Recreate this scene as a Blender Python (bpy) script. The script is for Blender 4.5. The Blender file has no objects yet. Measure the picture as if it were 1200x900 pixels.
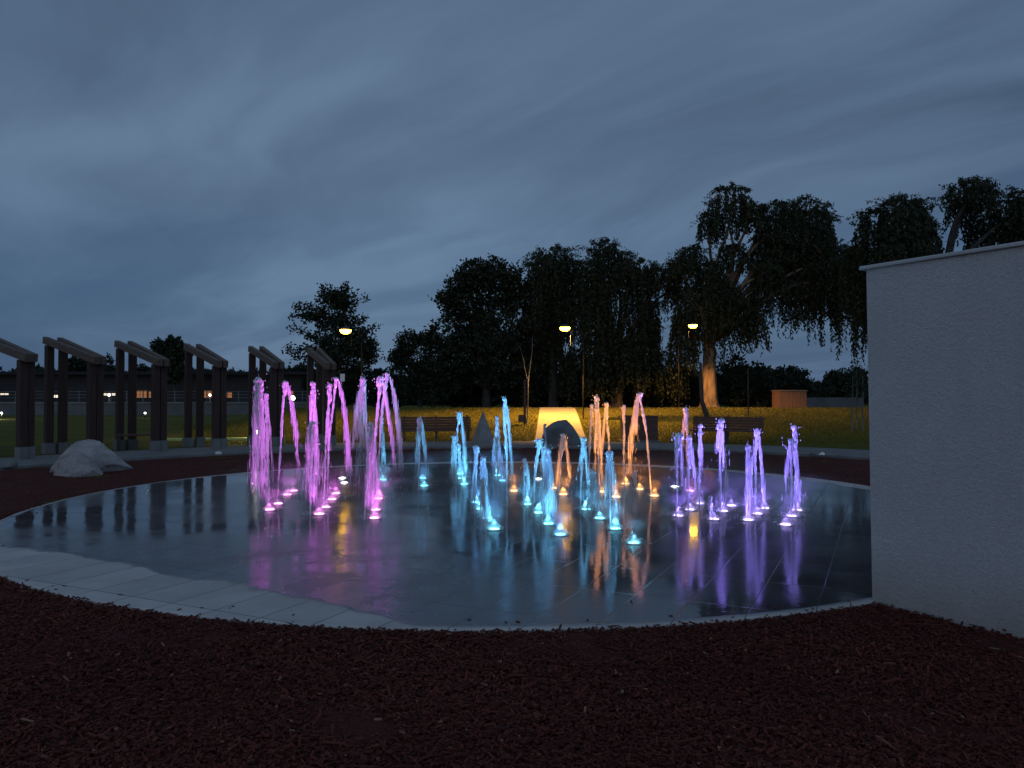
import bpy, math, random
import numpy as np
from mathutils import Vector, Matrix

random.seed(7)
rng = np.random.default_rng(7)
scene = bpy.context.scene
COL = scene.collection

# ------------------------------------------------------------------ camera
FPX, W0, H0, HOR = 900.0, 1200.0, 900.0, 464.0
CAM_H = 1.6
PITCH = math.atan((HOR - H0 / 2) / FPX)
cam_d = bpy.data.cameras.new('camera')
cam = bpy.data.objects.new('camera', cam_d)
COL.objects.link(cam)
cam.location = (0, 0, CAM_H)
cam.rotation_euler = (math.pi / 2 + PITCH, 0, 0)
cam_d.sensor_width = 36
cam_d.lens = 36 * FPX / W0
cam_d.clip_end = 2000
scene.camera = cam

CX, CY, RP = -0.2, 12.05, 6.75        # the splash pad
GZ = -0.05                            # natural ground level beside the pad
KERB_IN, KERB_OUT = 12.1, 14.75


def sst(a, b, x):
    t = np.clip((x - a) / (b - a), 0, 1)
    return t * t * (3 - 2 * t)


def terrain(x, y):
    x = np.asarray(x, float); y = np.asarray(y, float)
    ramp = np.clip((y - 27.2) / (41.0 - 27.2), 0, 1)
    ramp = ramp - 0.07 * np.sin(ramp * 2 * math.pi) / (math.pi)
    up = 0.99 * ramp
    down = sst(41.6, 62, y)
    m = sst(-0.405, -0.27, x / np.maximum(y, 8.0))
    z = up * (1 - 0.8 * down) * m
    return GZ + z


def ray(px, py):
    d = Vector(((px - W0 / 2) / FPX, (H0 / 2 - py) / FPX, -1.0))
    return cam.rotation_euler.to_matrix() @ d


def at(px, py, Y):
    """world point seen at pixel (px, py) of the photograph at distance Y"""
    d = ray(px, py)
    t = Y / d.y
    return Vector((d.x * t, Y, CAM_H + d.z * t))


def ground_at(px, py, z0=None):
    d = ray(px, py)
    if z0 is not None:
        t = (z0 - CAM_H) / d.z
        return Vector((d.x * t, d.y * t, z0))
    t = 2.0
    while t < 200:
        p = (d.x * t, d.y * t, CAM_H + d.z * t)
        if p[2] <= float(terrain(p[0], p[1])):
            return Vector(p)
        t += 0.02
    return Vector((d.x * 100, d.y * 100, 0))


# ------------------------------------------------------------------ naming
def tag(o, label=None, cat=None, group=None, kind=None):
    if label: o['label'] = label
    if cat: o['category'] = cat
    if group: o['group'] = group
    if kind: o['kind'] = kind
    return o


def thing(name, loc, label, cat, group=None, rz=0.0):
    o = bpy.data.objects.new(name, None)
    o.empty_display_size = 0.2
    COL.objects.link(o)
    o.location = loc
    o.rotation_euler = (0, 0, rz)
    return tag(o, label, cat, group)


class MB:
    """collects geometry (world coordinates) and links it as one mesh object"""
    def __init__(self):
        self.v = []; self.f = []; self.n = 0

    def add(self, v, f):
        v = np.asarray(v, float).reshape(-1, 3)
        f = np.asarray(f, int)
        self.v.append(v); self.f.append(f + self.n); self.n += len(v)

    def box(self, lo, hi):
        x0, y0, z0 = lo; x1, y1, z1 = hi
        v = [(x0, y0, z0), (x1, y0, z0), (x1, y1, z0), (x0, y1, z0), (x0, y0, z1), (x1, y0, z1), (x1, y1, z1), (x0, y1, z1)]
        self.add(v, [(0, 3, 2, 1), (4, 5, 6, 7), (0, 1, 5, 4), (1, 2, 6, 5), (2, 3, 7, 6), (3, 0, 4, 7)])

    def bar(self, a, b, w, h, up=Vector((0, 0, 1)), ch=0.12):
        """bevelled rectangular bar from a to b (w across, h along up)"""
        a = Vector(a); b = Vector(b)
        d = (b - a).normalized()
        s = d.cross(up)
        if s.length < 1e-4: s = d.cross(Vector((0, 1, 0)))
        s.normalize(); u = s.cross(d).normalized()
        c = min(w, h) * ch
        prof = [(-w/2 + c, -h/2), (w/2 - c, -h/2), (w/2, -h/2 + c), (w/2, h/2 - c), (w/2 - c, h/2), (-w/2 + c, h/2), (-w/2, h/2 - c), (-w/2, -h/2 + c)]
        vs = []
        for p in (a, b):
            for (x, y) in prof:
                vs.append(tuple(p + s * x + u * y))
        fs = [(i, (i + 1) % 8, 8 + (i + 1) % 8, 8 + i) for i in range(8)]
        base = self.n
        self.add(vs, fs)
        self.f.append(np.array([(base + 7, base + 6, base + 1, base + 0), (base + 6, base + 5, base + 2, base + 1), (base + 5, base + 4, base + 3, base + 2),
                                (base + 8, base + 9, base + 14, base + 15), (base + 9, base + 10, base + 13, base + 14), (base + 10, base + 11, base + 12, base + 13)]))

    def tube(self, pts, rad, n=8, cap=True):
        pts = np.asarray(pts, float); rad = np.broadcast_to(np.asarray(rad, float), (len(pts),))
        t = np.gradient(pts, axis=0)
        t /= np.linalg.norm(t, axis=1)[:, None] + 1e-9
        ref = np.where(np.abs(t[:, 2:3]) > 0.9, np.array([[0, 1.0, 0]]), np.array([[0, 0, 1.0]]))
        s = np.cross(t, ref); s /= np.linalg.norm(s, axis=1)[:, None] + 1e-9
        u = np.cross(s, t)
        a = np.linspace(0, 2 * math.pi, n, endpoint=False)
        v = pts[:, None, :] + rad[:, None, None] * (s[:, None, :] * np.cos(a)[None, :, None] + u[:, None, :] * np.sin(a)[None, :, None])
        m = len(pts)
        i = np.arange(m - 1)[:, None] * n + np.arange(n)[None, :]
        j = np.arange(m - 1)[:, None] * n + (np.arange(n)[None, :] + 1) % n
        f = np.stack([i, j, j + n, i + n], -1).reshape(-1, 4)
        base = self.n
        self.add(v.reshape(-1, 3), f)
        if cap:
            for e, ring in ((0, 0), (m - 1, (m - 1) * n)):
                c = self.n
                self.add([pts[e]], np.zeros((0, 4), int))
                k = np.arange(n)
                q = np.stack([ring + k, ring + (k + 1) % n, np.full(n, c - base), np.full(n, c - base)], -1) + base
                self.f.append(q[:, :3])

    def lathe(self, prof, n=24, o=(0, 0, 0)):
        a = np.linspace(0, 2 * math.pi, n, endpoint=False)
        prof = np.asarray(prof, float)
        v = np.stack([prof[:, None, 0] * np.cos(a), prof[:, None, 0] * np.sin(a), np.repeat(prof[:, 1:2], n, 1)], -1) + np.asarray(o)
        m = len(prof)
        i = np.arange(m - 1)[:, None] * n + np.arange(n)[None, :]
        j = np.arange(m - 1)[:, None] * n + (np.arange(n)[None, :] + 1) % n
        self.add(v.reshape(-1, 3), np.stack([i, j, j + n, i + n], -1).reshape(-1, 4))

    def instances(self, tv, tf, pos, mats):
        """copies of a small template: mats (k,3,3)"""
        k = len(pos)
        v = np.einsum('kij,vj->kvi', mats, tv) + pos[:, None, :]
        f = tf[None] + (np.arange(k) * len(tv))[:, None, None]
        self.add(v.reshape(-1, 3), f.reshape(-1, tf.shape[1]))

    def build(self, name, mat, parent=None, smooth=False, fac=None):
        me = bpy.data.meshes.new(name)
        V = np.concatenate(self.v) if self.v else np.zeros((0, 3))
        if parent is not None:
            inv = np.array(parent_inv(parent))
            V = V @ inv[:3, :3].T + inv[:3, 3]
        loops = []; starts = []; tot = []
        for f in self.f:
            if len(f) == 0: continue
            f = np.asarray(f)
            loops.append(f.reshape(-1)); tot.append(np.full(len(f), f.shape[1]))
        L = np.concatenate(loops); T = np.concatenate(tot)
        S = np.concatenate([[0], np.cumsum(T)[:-1]])
        me.vertices.add(len(V)); me.vertices.foreach_set('co', V.reshape(-1).astype(np.float32))
        me.loops.add(len(L)); me.loops.foreach_set('vertex_index', L.astype(np.int32))
        me.polygons.add(len(T)); me.polygons.foreach_set('loop_start', S.astype(np.int32))
        me.polygons.foreach_set('loop_total', T.astype(np.int32))
        me.polygons.foreach_set('use_smooth', np.full(len(T), bool(smooth)))
        me.update(calc_edges=True)
        me.validate()
        if fac is not None:
            at_ = me.attributes.new('tone', 'FLOAT', 'POINT')
            at_.data.foreach_set('value', np.asarray(fac, np.float32))
        for m in (mat if isinstance(mat, (list, tuple)) else [mat]):
            me.materials.append(m)
        o = bpy.data.objects.new(name, me)
        COL.objects.link(o)
        if parent is not None: o.parent = parent
        return o


def world_mat(o):
    m = Matrix.LocRotScale(o.location, o.rotation_euler, o.scale)
    return world_mat(o.parent) @ m if o.parent else m


def parent_inv(o):
    return world_mat(o).inverted()


# ------------------------------------------------------------------ materials
def mat_new(name):
    m = bpy.data.materials.new(name); m.use_nodes = True
    nt = m.node_tree; nt.nodes.clear()
    out = nt.nodes.new('ShaderNodeOutputMaterial')
    return m, nt, out


class NT:
    def __init__(s, nt): s.nt = nt
    def n(s, t, **kw):
        nd = s.nt.nodes.new(t)
        for k, v in kw.items(): setattr(nd, k, v)
        return nd
    def l(s, a, b): s.nt.links.new(a, b)
    def val(s, sock, x):
        if hasattr(x, 'is_output') or isinstance(x, bpy.types.NodeSocket): s.l(x, sock)
        else: sock.default_value = x
    def math(s, op, a, b=0.0, c=0.0, clamp=False):
        nd = s.n('ShaderNodeMath', operation=op); nd.use_clamp = clamp
        s.val(nd.inputs[0], a); s.val(nd.inputs[1], b); s.val(nd.inputs[2], c)
        return nd.outputs[0]
    def vmath(s, op, a, b=None, sc=None):
        nd = s.n('ShaderNodeVectorMath', operation=op)
        s.val(nd.inputs[0], a)
        if b is not None: s.val(nd.inputs[1], b)
        if sc is not None: s.val(nd.inputs['Scale'], sc)
        return nd.outputs['Value'] if op in ('DOT_PRODUCT', 'LENGTH') else nd.outputs[0]
    def noise(s, vec, scale, detail=4, rough=0.55, col=False):
        nd = s.n('ShaderNodeTexNoise')
        if vec is not None: s.l(vec, nd.inputs['Vector'])
        nd.inputs['Scale'].default_value = scale; nd.inputs['Detail'].default_value = detail; nd.inputs['Roughness'].default_value = rough
        return nd.outputs['Color' if col else 'Fac']
    def mix(s, f, a, b):
        nd = s.n('ShaderNodeMix', data_type='RGBA')
        s.val(nd.inputs[0], f)
        s.val(nd.inputs[6], a if not isinstance(a, tuple) else (*a, 1) if len(a) == 3 else a)
        s.val(nd.inputs[7], b if not isinstance(b, tuple) else (*b, 1) if len(b) == 3 else b)
        return nd.outputs[2]
    def maprange(s, x, a, b, c=0.0, d=1.0, smooth=False):
        nd = s.n('ShaderNodeMapRange'); nd.clamp = True
        if smooth: nd.interpolation_type = 'SMOOTHSTEP'
        s.val(nd.inputs[0], x)
        for i, q in enumerate((a, b, c, d)): s.val(nd.inputs[1 + i], q)
        return nd.outputs[0]
    def bump(s, h, strength, dist=0.02, normal=None):
        nd = s.n('ShaderNodeBump'); s.l(h, nd.inputs['Height'])
        nd.inputs['Strength'].default_value = strength; nd.inputs['Distance'].default_value = dist
        if normal is not None: s.l(normal, nd.inputs['Normal'])
        return nd.outputs[0]
    def coord(s, which='Object'):
        return s.n('ShaderNodeTexCoord').outputs[which]
    def pos(s): return s.n('ShaderNodeNewGeometry').outputs['Position']
    def attr(s, name):
        nd = s.n('ShaderNodeAttribute'); nd.attribute_name = name
        return nd.outputs['Fac']
    def bsdf(s, out, col, rough=0.7, normal=None, metal=0.0, spec=0.5):
        nd = s.n('ShaderNodeBsdfPrincipled')
        s.val(nd.inputs['Base Color'], (*col, 1) if isinstance(col, tuple) else col)
        s.val(nd.inputs['Roughness'], rough); s.val(nd.inputs['Metallic'], metal)
        nd.inputs['Specular IOR Level'].default_value = spec
        if normal is not None: s.l(normal, nd.inputs['Normal'])
        if out is not None: s.l(nd.outputs[0], out.inputs[0])
        return nd


def noisy(name, c1, c2, scale=6, rough=0.7, bump=0.3, bscale=40, dist=0.01, stretch=None, spec=0.4, metal=0.0):
    m, nt, out = mat_new(name); k = NT(nt)
    p = k.pos()
    if stretch is not None: p = k.vmath('MULTIPLY', p, stretch)
    f = k.maprange(k.noise(p, scale, 6), 0.3, 0.7)
    h = k.noise(p, bscale, 4)
    k.bsdf(out, k.mix(f, c1, c2), rough, k.bump(h, bump, dist), metal, spec)
    return m


def emis(name, col, strength):
    m, nt, out = mat_new(name); k = NT(nt)
    e = k.n('ShaderNodeEmission'); e.inputs[0].default_value = (*col, 1); e.inputs[1].default_value = strength
    k.l(e.outputs[0], out.inputs[0])
    return m


M = {}
M['post_wood'] = noisy('post_wood', (0.028, 0.012, 0.008), (0.055, 0.024, 0.015), 3, 0.7, 0.3, 30, 0.01, (6, 6, 0.5))
M['beam_wood'] = noisy('beam_wood', (0.08, 0.052, 0.038), (0.15, 0.10, 0.074), 3, 0.75, 0.3, 30, 0.01, (2, 2, 6))
M['bench_wood'] = noisy('bench_wood', (0.07, 0.032, 0.022), (0.12, 0.055, 0.035), 2, 0.7, 0.3, 30, 0.01, (1, 4, 8))
M['concrete'] = noisy('concrete', (0.12, 0.115, 0.105), (0.18, 0.172, 0.158), 1.5, 0.85, 0.35, 60, 0.006)
M['path'] = noisy('path_concrete', (0.24, 0.225, 0.18), (0.31, 0.29, 0.235), 1.0, 0.85, 0.3, 50, 0.006)
M['coping_concrete'] = noisy('coping_concrete', (0.4, 0.39, 0.38), (0.5, 0.49, 0.47), 1.5, 0.85, 0.35, 60, 0.006)
M['stone_pale'] = noisy('pale_stone', (0.2, 0.175, 0.16), (0.4, 0.36, 0.34), 2.6, 0.85, 1.0, 9, 0.06)
M['rail_grey'] = noisy('rail_grey', (0.12, 0.12, 0.12), (0.17, 0.17, 0.17), 4, 0.6, 0.1, 50, 0.002)
M['stone_dark'] = noisy('dark_stone', (0.1, 0.1, 0.1), (0.17, 0.17, 0.17), 3, 0.8, 0.6, 12, 0.03)
def path_mat():
    m, nt, out = mat_new('path_concrete'); k = NT(nt); p = k.pos()
    sp = k.n('ShaderNodeSeparateXYZ'); k.l(p, sp.inputs[0])
    fy = k.math('FRACT', k.math('DIVIDE', sp.outputs[1], 1.5))
    jt = k.math('SUBTRACT', 1.0, k.maprange(k.math('MINIMUM', fy, k.math('SUBTRACT', 1.0, fy)), 0.006, 0.016))
    col = k.mix(k.maprange(k.noise(p, 0.9, 6, 0.6), 0.3, 0.7), (0.22, 0.205, 0.165), (0.33, 0.31, 0.25))
    col = k.mix(k.maprange(k.noise(p, 6, 4), 0.55, 0.75, 0, 0.4), col, (0.16, 0.15, 0.12))
    col = k.mix(k.math('MULTIPLY', jt, 0.6), col, (0.05, 0.048, 0.04))
    k.bsdf(out, col, 0.85, k.bump(k.noise(p, 50, 4), 0.3, 0.006), 0, 0.3)
    M['path'] = m


path_mat()
M['stone_grey'] = noisy('grey_stone', (0.16, 0.155, 0.15), (0.24, 0.235, 0.225), 5, 0.8, 0.5, 25, 0.02)
M['metal_dark'] = noisy('dark_metal', (0.018, 0.018, 0.02), (0.03, 0.03, 0.032), 5, 0.45, 0.1, 60, 0.002, None, 0.5, 0.0)
M['pole_black'] = noisy('pole_black', (0.012, 0.012, 0.013), (0.018, 0.018, 0.019), 5, 0.9, 0.1, 60, 0.002, None, 0.03)
M['steel'] = noisy('steel', (0.4, 0.4, 0.42), (0.55, 0.55, 0.57), 20, 0.3, 0.1, 90, 0.001, None, 0.5, 0.9)
M['pale_paint'] = noisy('pale_paint', (0.6, 0.6, 0.58), (0.72, 0.72, 0.7), 4, 0.6, 0.1, 50, 0.002)
M['bark'] = noisy('bark', (0.09, 0.058, 0.034), (0.27, 0.19, 0.115), 2.2, 0.9, 1.0, 9, 0.06, (3, 3, 0.6))
M['bark_dark'] = noisy('dark_bark', (0.03, 0.025, 0.02), (0.07, 0.055, 0.045), 3, 0.9, 0.8, 12, 0.04, (3, 3, 0.6))
M['bark_pale'] = noisy('pale_bark', (0.08, 0.07, 0.06), (0.15, 0.135, 0.115), 3, 0.8, 0.4, 14, 0.02, (2, 2, 0.8))
M['lit_grass'] = noisy('lit_grass', (0.42, 0.46, 0.14), (0.55, 0.58, 0.2), 3, 0.8, 0.3, 30, 0.01)  # pale yellow-green stands for lit grass, its light put into the colour
M['block_wall'] = noisy('block_wall', (0.08, 0.077, 0.074), (0.13, 0.125, 0.12), 0.8, 0.9, 0.4, 6, 0.03)
M['facade'] = noisy('facade', (0.022, 0.02, 0.019), (0.034, 0.03, 0.028), 0.6, 0.9, 0.3, 5, 0.02)
M['roof'] = noisy('roof', (0.012, 0.012, 0.013), (0.02, 0.02, 0.022), 0.6, 0.9, 0.3, 5, 0.02)
M['box_wood'] = noisy('box_wood', (0.12, 0.066, 0.04), (0.2, 0.115, 0.07), 2, 0.75, 0.3, 30, 0.01, (8, 8, 0.4))


def leaf_mat(name, c1, c2):
    m, nt, out = mat_new(name); k = NT(nt)
    col = k.mix(k.attr('tone'), c1, c2)
    b = k.bsdf(None, col, 0.6, None, 0, 0.3)
    t = k.n('ShaderNodeBsdfTranslucent'); k.l(col, t.inputs[0])
    mx = k.n('ShaderNodeMixShader'); mx.inputs[0].default_value = 0.25
    k.l(b.outputs[0], mx.inputs[1]); k.l(t.outputs[0], mx.inputs[2]); k.l(mx.outputs[0], out.inputs[0])
    return m


M['leaf_willow'] = leaf_mat('willow_leaves', (0.018, 0.024, 0.009), (0.042, 0.048, 0.017))
M['leaf_broad'] = leaf_mat('broad_leaves', (0.015, 0.022, 0.010), (0.034, 0.044, 0.018))
M['leaf_far'] = leaf_mat('far_leaves', (0.02, 0.03, 0.016), (0.04, 0.05, 0.026))
M['grass_blade'] = leaf_mat('grass_blades', (0.085, 0.082, 0.011), (0.175, 0.155, 0.022))


def make_mulch_mats():
    m, nt, out = mat_new('mulch'); k = NT(nt); p = k.pos()
    n1 = k.noise(p, 1.3, 5); n2 = k.noise(p, 55, 5)
    col = k.mix(k.maprange(n2, 0.3, 0.72), (0.035, 0.0075, 0.005), (0.14, 0.030, 0.018))
    col = k.mix(k.math('MULTIPLY', k.maprange(n1, 0.4, 0.7), 0.5), col, (0.06, 0.014, 0.009))
    vo = k.n('ShaderNodeTexVoronoi'); k.l(k.vmath('MULTIPLY', p, (1, 1.6, 1)), vo.inputs[0]); vo.inputs['Scale'].default_value = 30
    h = k.math('ADD', k.noise(p, 40, 5), vo.outputs[0])
    k.bsdf(out, col, 0.9, k.bump(h, 1.0, 0.03), 0, 0.2)
    M['mulch'] = m
    m, nt, out = mat_new('mulch_chips'); k = NT(nt)
    t = k.attr('tone')
    col = k.mix(k.maprange(t, 0.0, 0.8), (0.045, 0.010, 0.0065), (0.15, 0.034, 0.021))
    col = k.mix(k.maprange(t, 0.965, 1.0), col, (0.27, 0.15, 0.09))
    k.bsdf(out, col, 0.85, k.bump(k.noise(k.pos(), 160, 3), 0.5, 0.004), 0, 0.25)
    M['mulch_chips'] = m


make_mulch_mats()


def make_lawn():
    m, nt, out = mat_new('lawn'); k = NT(nt); p = k.pos()
    a = k.maprange(k.noise(p, 0.35, 5), 0.35, 0.65); b = k.maprange(k.noise(p, 9, 6, 0.65), 0.3, 0.7)
    col = k.mix(a, (0.085, 0.082, 0.011), (0.135, 0.122, 0.016))
    col = k.mix(k.math('MULTIPLY', b, 0.55), col, (0.034, 0.036, 0.008))
    h = k.math('ADD', k.noise(p, 12, 6, 0.7), k.math('MULTIPLY', k.noise(p, 1.2, 4), 1.5))
    k.bsdf(out, col, 0.95, k.bump(h, 0.9, 0.08), 0, 0.1)
    M['lawn'] = m


make_lawn()


def make_pad():
    m, nt, out = mat_new('wet_pavers'); k = NT(nt); p = k.pos()
    # paver grid: 0.45 x 0.9 m slabs turned 25 degrees
    rot = k.n('ShaderNodeVectorRotate'); rot.rotation_type = 'Z_AXIS'
    k.l(p, rot.inputs['Vector']); rot.inputs['Angle'].default_value = math.radians(25.7)
    sp = k.n('ShaderNodeSeparateXYZ'); k.l(rot.outputs[0], sp.inputs[0])
    u = k.math('DIVIDE', sp.outputs[0], 0.45); v = k.math('DIVIDE', sp.outputs[1], 0.9)
    v = k.math('ADD', v, 0.3)
    fu = k.math('FRACT', u); fv = k.math('FRACT', v)
    du = k.math('MULTIPLY', k.math('MINIMUM', fu, k.math('SUBTRACT', 1.0, fu)), 0.45)
    dv = k.math('MULTIPLY', k.math('MINIMUM', fv, k.math('SUBTRACT', 1.0, fv)), 0.9)
    joint = k.math('SUBTRACT', 1.0, k.maprange(k.math('MINIMUM', du, dv), 0.002, 0.007, smooth=True))
    cell = k.n('ShaderNodeCombineXYZ'); k.l(k.math('FLOOR', u), cell.inputs[0]); k.l(k.math('FLOOR', v), cell.inputs[1])
    wn = k.n('ShaderNodeTexWhiteNoise'); wn.noise_dimensions = '3D'; k.l(cell.outputs[0], wn.inputs['Vector'])
    # rim ring joint
    rel = k.vmath('SUBTRACT', p, (CX, CY, 0)); rel = k.vmath('MULTIPLY', rel, (1, 1, 0))
    r = k.vmath('LENGTH', rel)
    dirn = k.vmath('NORMALIZE', rel)
    dot = k.vmath('DOT_PRODUCT', dirn, (-0.508, -0.861, 0))
    band = k.math('ADD', k.math('MULTIPLY', k.maprange(dot, 0.895, 0.985), 0.82), 0.04)
    back = k.maprange(dot, 0.2, -0.7, 0.0, 0.35)
    band = k.math('ADD', band, back)
    wob = k.math('MULTIPLY', k.math('SUBTRACT', k.noise(p, 1.5, 5, 0.6), 0.5), 0.55)
    edge = k.math('SUBTRACT', k.math('SUBTRACT', RP, r), k.math('ADD', band, k.math('MULTIPLY', wob, k.maprange(band, 0.05, 0.3, 0.15, 1.0))))
    wet = k.maprange(edge, -0.03, 0.07, smooth=True)         # 1 wet, 0 dry
    stain = k.noise(p, 2.0, 6, 0.6); fine = k.noise(p, 90, 3)
    dry = k.mix(k.maprange(stain, 0.3, 0.7), (0.38, 0.345, 0.31), (0.50, 0.455, 0.41))
    dry = k.mix(k.maprange(fine, 0.55, 0.75, 0, 0.35), dry, (0.25, 0.25, 0.25))
    wetc = k.mix(k.maprange(stain, 0.3, 0.7), (0.045, 0.042, 0.044), (0.085, 0.08, 0.083))
    slab = k.math('ADD', 0.92, k.math('MULTIPLY', wn.outputs['Value'], 0.16))
    col = k.mix(wet, dry, wetc)
    mul = k.n('ShaderNodeMix', data_type='RGBA', blend_type='MULTIPLY'); mul.inputs[0].default_value = 1
    cc = k.n('ShaderNodeCombineColor'); [k.l(slab, cc.inputs[i]) for i in range(3)]
    k.l(col, mul.inputs[6]); k.l(cc.outputs[0], mul.inputs[7]); col = mul.outputs[2]
    col = k.mix(k.math('MULTIPLY', joint, 0.75), col, (0.025, 0.025, 0.028))
    # puddles
    pud = k.maprange(k.noise(k.vmath('ADD', p, (3.1, 7.7, 0)), 0.55, 4, 0.55), 0.42, 0.62, smooth=True)
    wr = k.maprange(pud, 0, 1, 0.15, 0.055)
    sxy = k.n('ShaderNodeSeparateXYZ'); k.l(p, sxy.inputs[0])
    damp = k.math('MULTIPLY', k.maprange(sxy.outputs[1], 9.6, 7.6), k.maprange(sxy.outputs[0], 0.6, -1.0))
    wr = k.math('ADD', wr, k.math('MULTIPLY', damp, k.math('MULTIPLY', k.maprange(stain, 0.3, 0.6), 0.2)))
    rough = k.n('ShaderNodeMix', data_type='FLOAT'); k.l(wet, rough.inputs[0]); rough.inputs[2].default_value = 0.8; k.l(wr, rough.inputs[3])
    ripple = k.math('ADD', k.noise(p, 6, 3), k.math('MULTIPLY', k.math('MULTIPLY', fine, 0.5), k.math('SUBTRACT', 1.0, wet)))
    nrm = k.bump(ripple, 0.05, 0.02)
    # each slab lies at its own slight tilt
    tilt = k.vmath('SCALE', k.vmath('MULTIPLY', k.vmath('SUBTRACT', wn.outputs['Color'], (0.5, 0.5, 0.5)), (1, 1, 0)), sc=0.010)
    nrm = k.vmath('NORMALIZE', k.vmath('ADD', nrm, tilt))
    jb = k.bump(k.math('SUBTRACT', 1.0, joint), 0.3, 0.01, nrm)
    b = k.bsdf(out, col, rough.outputs[0], jb, 0, 0.5)
    b.inputs['IOR'].default_value = 1.45
    spec = k.maprange(wet, 0, 1, 0.3, 0.9); k.l(spec, b.inputs['Specular IOR Level'])
    M['pad'] = m


make_pad()


def make_stucco():
    m, nt, out = mat_new('stucco'); k = NT(nt); p = k.pos()
    z = k.n('ShaderNodeSeparateXYZ'); k.l(p, z.inputs[0])
    f = k.maprange(k.noise(p, 1.1, 6), 0.3, 0.7)
    col = k.mix(f, (0.76, 0.72, 0.70), (0.84, 0.80, 0.775))
    spk = k.maprange(k.noise(p, 85, 3, 0.7), 0.4, 0.62)
    col = k.mix(k.math('MULTIPLY', spk, 0.5), col, (0.54, 0.515, 0.50))
    st = k.math('ADD', z.outputs[2], k.math('MULTIPLY', k.noise(p, 2.6, 5), -0.7))
    dirt = k.maprange(st, 0.15, -0.45, 0, 0.65)
    col = k.mix(dirt, col, (0.4, 0.34, 0.25))
    sc = k.maprange(k.noise(k.vmath('MULTIPLY', p, (3, 3, 0.35)), 1.6, 4), 0.55, 0.8, 0, 0.18)
    col = k.mix(sc, col, (0.42, 0.42, 0.44))
    h = k.math('ADD', k.noise(p, 95, 4, 0.7), k.math('MULTIPLY', k.noise(p, 30, 3), 0.8))
    k.bsdf(out, col, 0.9, k.bump(h, 1.0, 0.03), 0, 0.2)
    M['stucco'] = m


make_stucco()


def make_water():
    for name, tr in (('water_foam', 0.15), ('water_spray', 0.58)):
        m, nt, out = mat_new(name); k = NT(nt)
        d = k.n('ShaderNodeBsdfDiffuse'); d.inputs[0].default_value = (0.9, 0.92, 0.95, 1)
        t = k.n('ShaderNodeBsdfTranslucent'); t.inputs[0].default_value = (0.9, 0.92, 0.95, 1)
        g = k.n('ShaderNodeBsdfGlossy'); g.inputs['Roughness'].default_value = 0.15
        x = k.n('ShaderNodeBsdfTransparent')
        a = k.n('ShaderNodeMixShader'); a.inputs[0].default_value = 0.62
        k.l(d.outputs[0], a.inputs[1]); k.l(t.outputs[0], a.inputs[2])
        b = k.n('ShaderNodeMixShader'); b.inputs[0].default_value = 0.05
        k.l(a.outputs[0], b.inputs[1]); k.l(g.outputs[0], b.inputs[2])
        c = k.n('ShaderNodeMixShader'); c.inputs[0].default_value = tr
        k.l(b.outputs[0], c.inputs[1]); k.l(x.outputs[0], c.inputs[2])
        k.l(c.outputs[0], out.inputs[0])
        M[name] = m


make_water()

# ------------------------------------------------------------------ world: dusk sky with streaks of cloud
world = bpy.data.worlds.new('World'); scene.world = world
world.use_nodes = True
wt = world.node_tree; wt.nodes.clear(); k = NT(wt)
wout = k.n('ShaderNodeOutputWorld'); bg = k.n('ShaderNodeBackground'); k.l(bg.outputs[0], wout.inputs[0])
SUN_EL, SUN_AZ = math.radians(2.0), math.radians(200)
sky = k.n('ShaderNodeTexSky'); sky.sky_type = 'NISHITA'; sky.sun_disc = False
sky.sun_elevation = SUN_EL; sky.sun_rotation = SUN_AZ
sky.air_density = 1.0; sky.dust_density = 1.5; sky.ozone_density = 3.0
d = k.coord('Generated')
s = k.n('ShaderNodeSeparateXYZ'); k.l(d, s.inputs[0])
zz = k.math('ADD', k.math('MAXIMUM', s.outputs[2], 0.0), 0.10)
pl = k.n('ShaderNodeCombineXYZ'); k.l(k.math('DIVIDE', s.outputs[0], zz), pl.inputs[0]); k.l(k.math('DIVIDE', s.outputs[1], zz), pl.inputs[1])
rt = k.n('ShaderNodeVectorRotate'); rt.rotation_type = 'Z_AXIS'; k.l(pl.outputs[0], rt.inputs[0]); rt.inputs['Angle'].default_value = math.radians(-38)
warp = k.vmath('SCALE', k.vmath('SUBTRACT', k.noise(rt.outputs[0], 0.5, 3, 0.5, True), (0.5, 0.5, 0.5)), sc=1.1)
q = k.vmath('ADD', rt.outputs[0], warp)
n_streak = k.noise(k.vmath('MULTIPLY', q, (1.0, 0.28, 1)), 1.35, 6, 0.52)
n_big = k.noise(k.vmath('MULTIPLY', k.vmath('ADD', q, (2.3, 0.4, 0)), (1, 0.55, 1)), 0.42, 3, 0.5)
n_fine = k.noise(k.vmath('MULTIPLY', q, (1.0, 0.2, 1)), 3.6, 5, 0.55)
cl = k.math('ADD', k.math('ADD', k.math('MULTIPLY', n_streak, 0.62), k.math('MULTIPLY', n_big, 0.45)), k.math('MULTIPLY', k.math('SUBTRACT', n_fine, 0.5), 0.15))
cl = k.maprange(cl, 0.36, 0.72, smooth=True)
fwd = k.math('MULTIPLY', k.maprange(k.math('ABSOLUTE', k.math('ADD', s.outputs[0], 0.10)), 0.0, 0.55, 1.0, 0.0, smooth=True), k.maprange(s.outputs[2], 0.55, 0.14, 0.0, 1.0, smooth=True))
cl = k.math('ADD', k.math('MULTIPLY', cl, 0.75), k.math('MULTIPLY', fwd, 0.55), clamp=True)
cloud = k.mix(cl, (0.050, 0.083, 0.150), (0.145, 0.226, 0.338))
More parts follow.
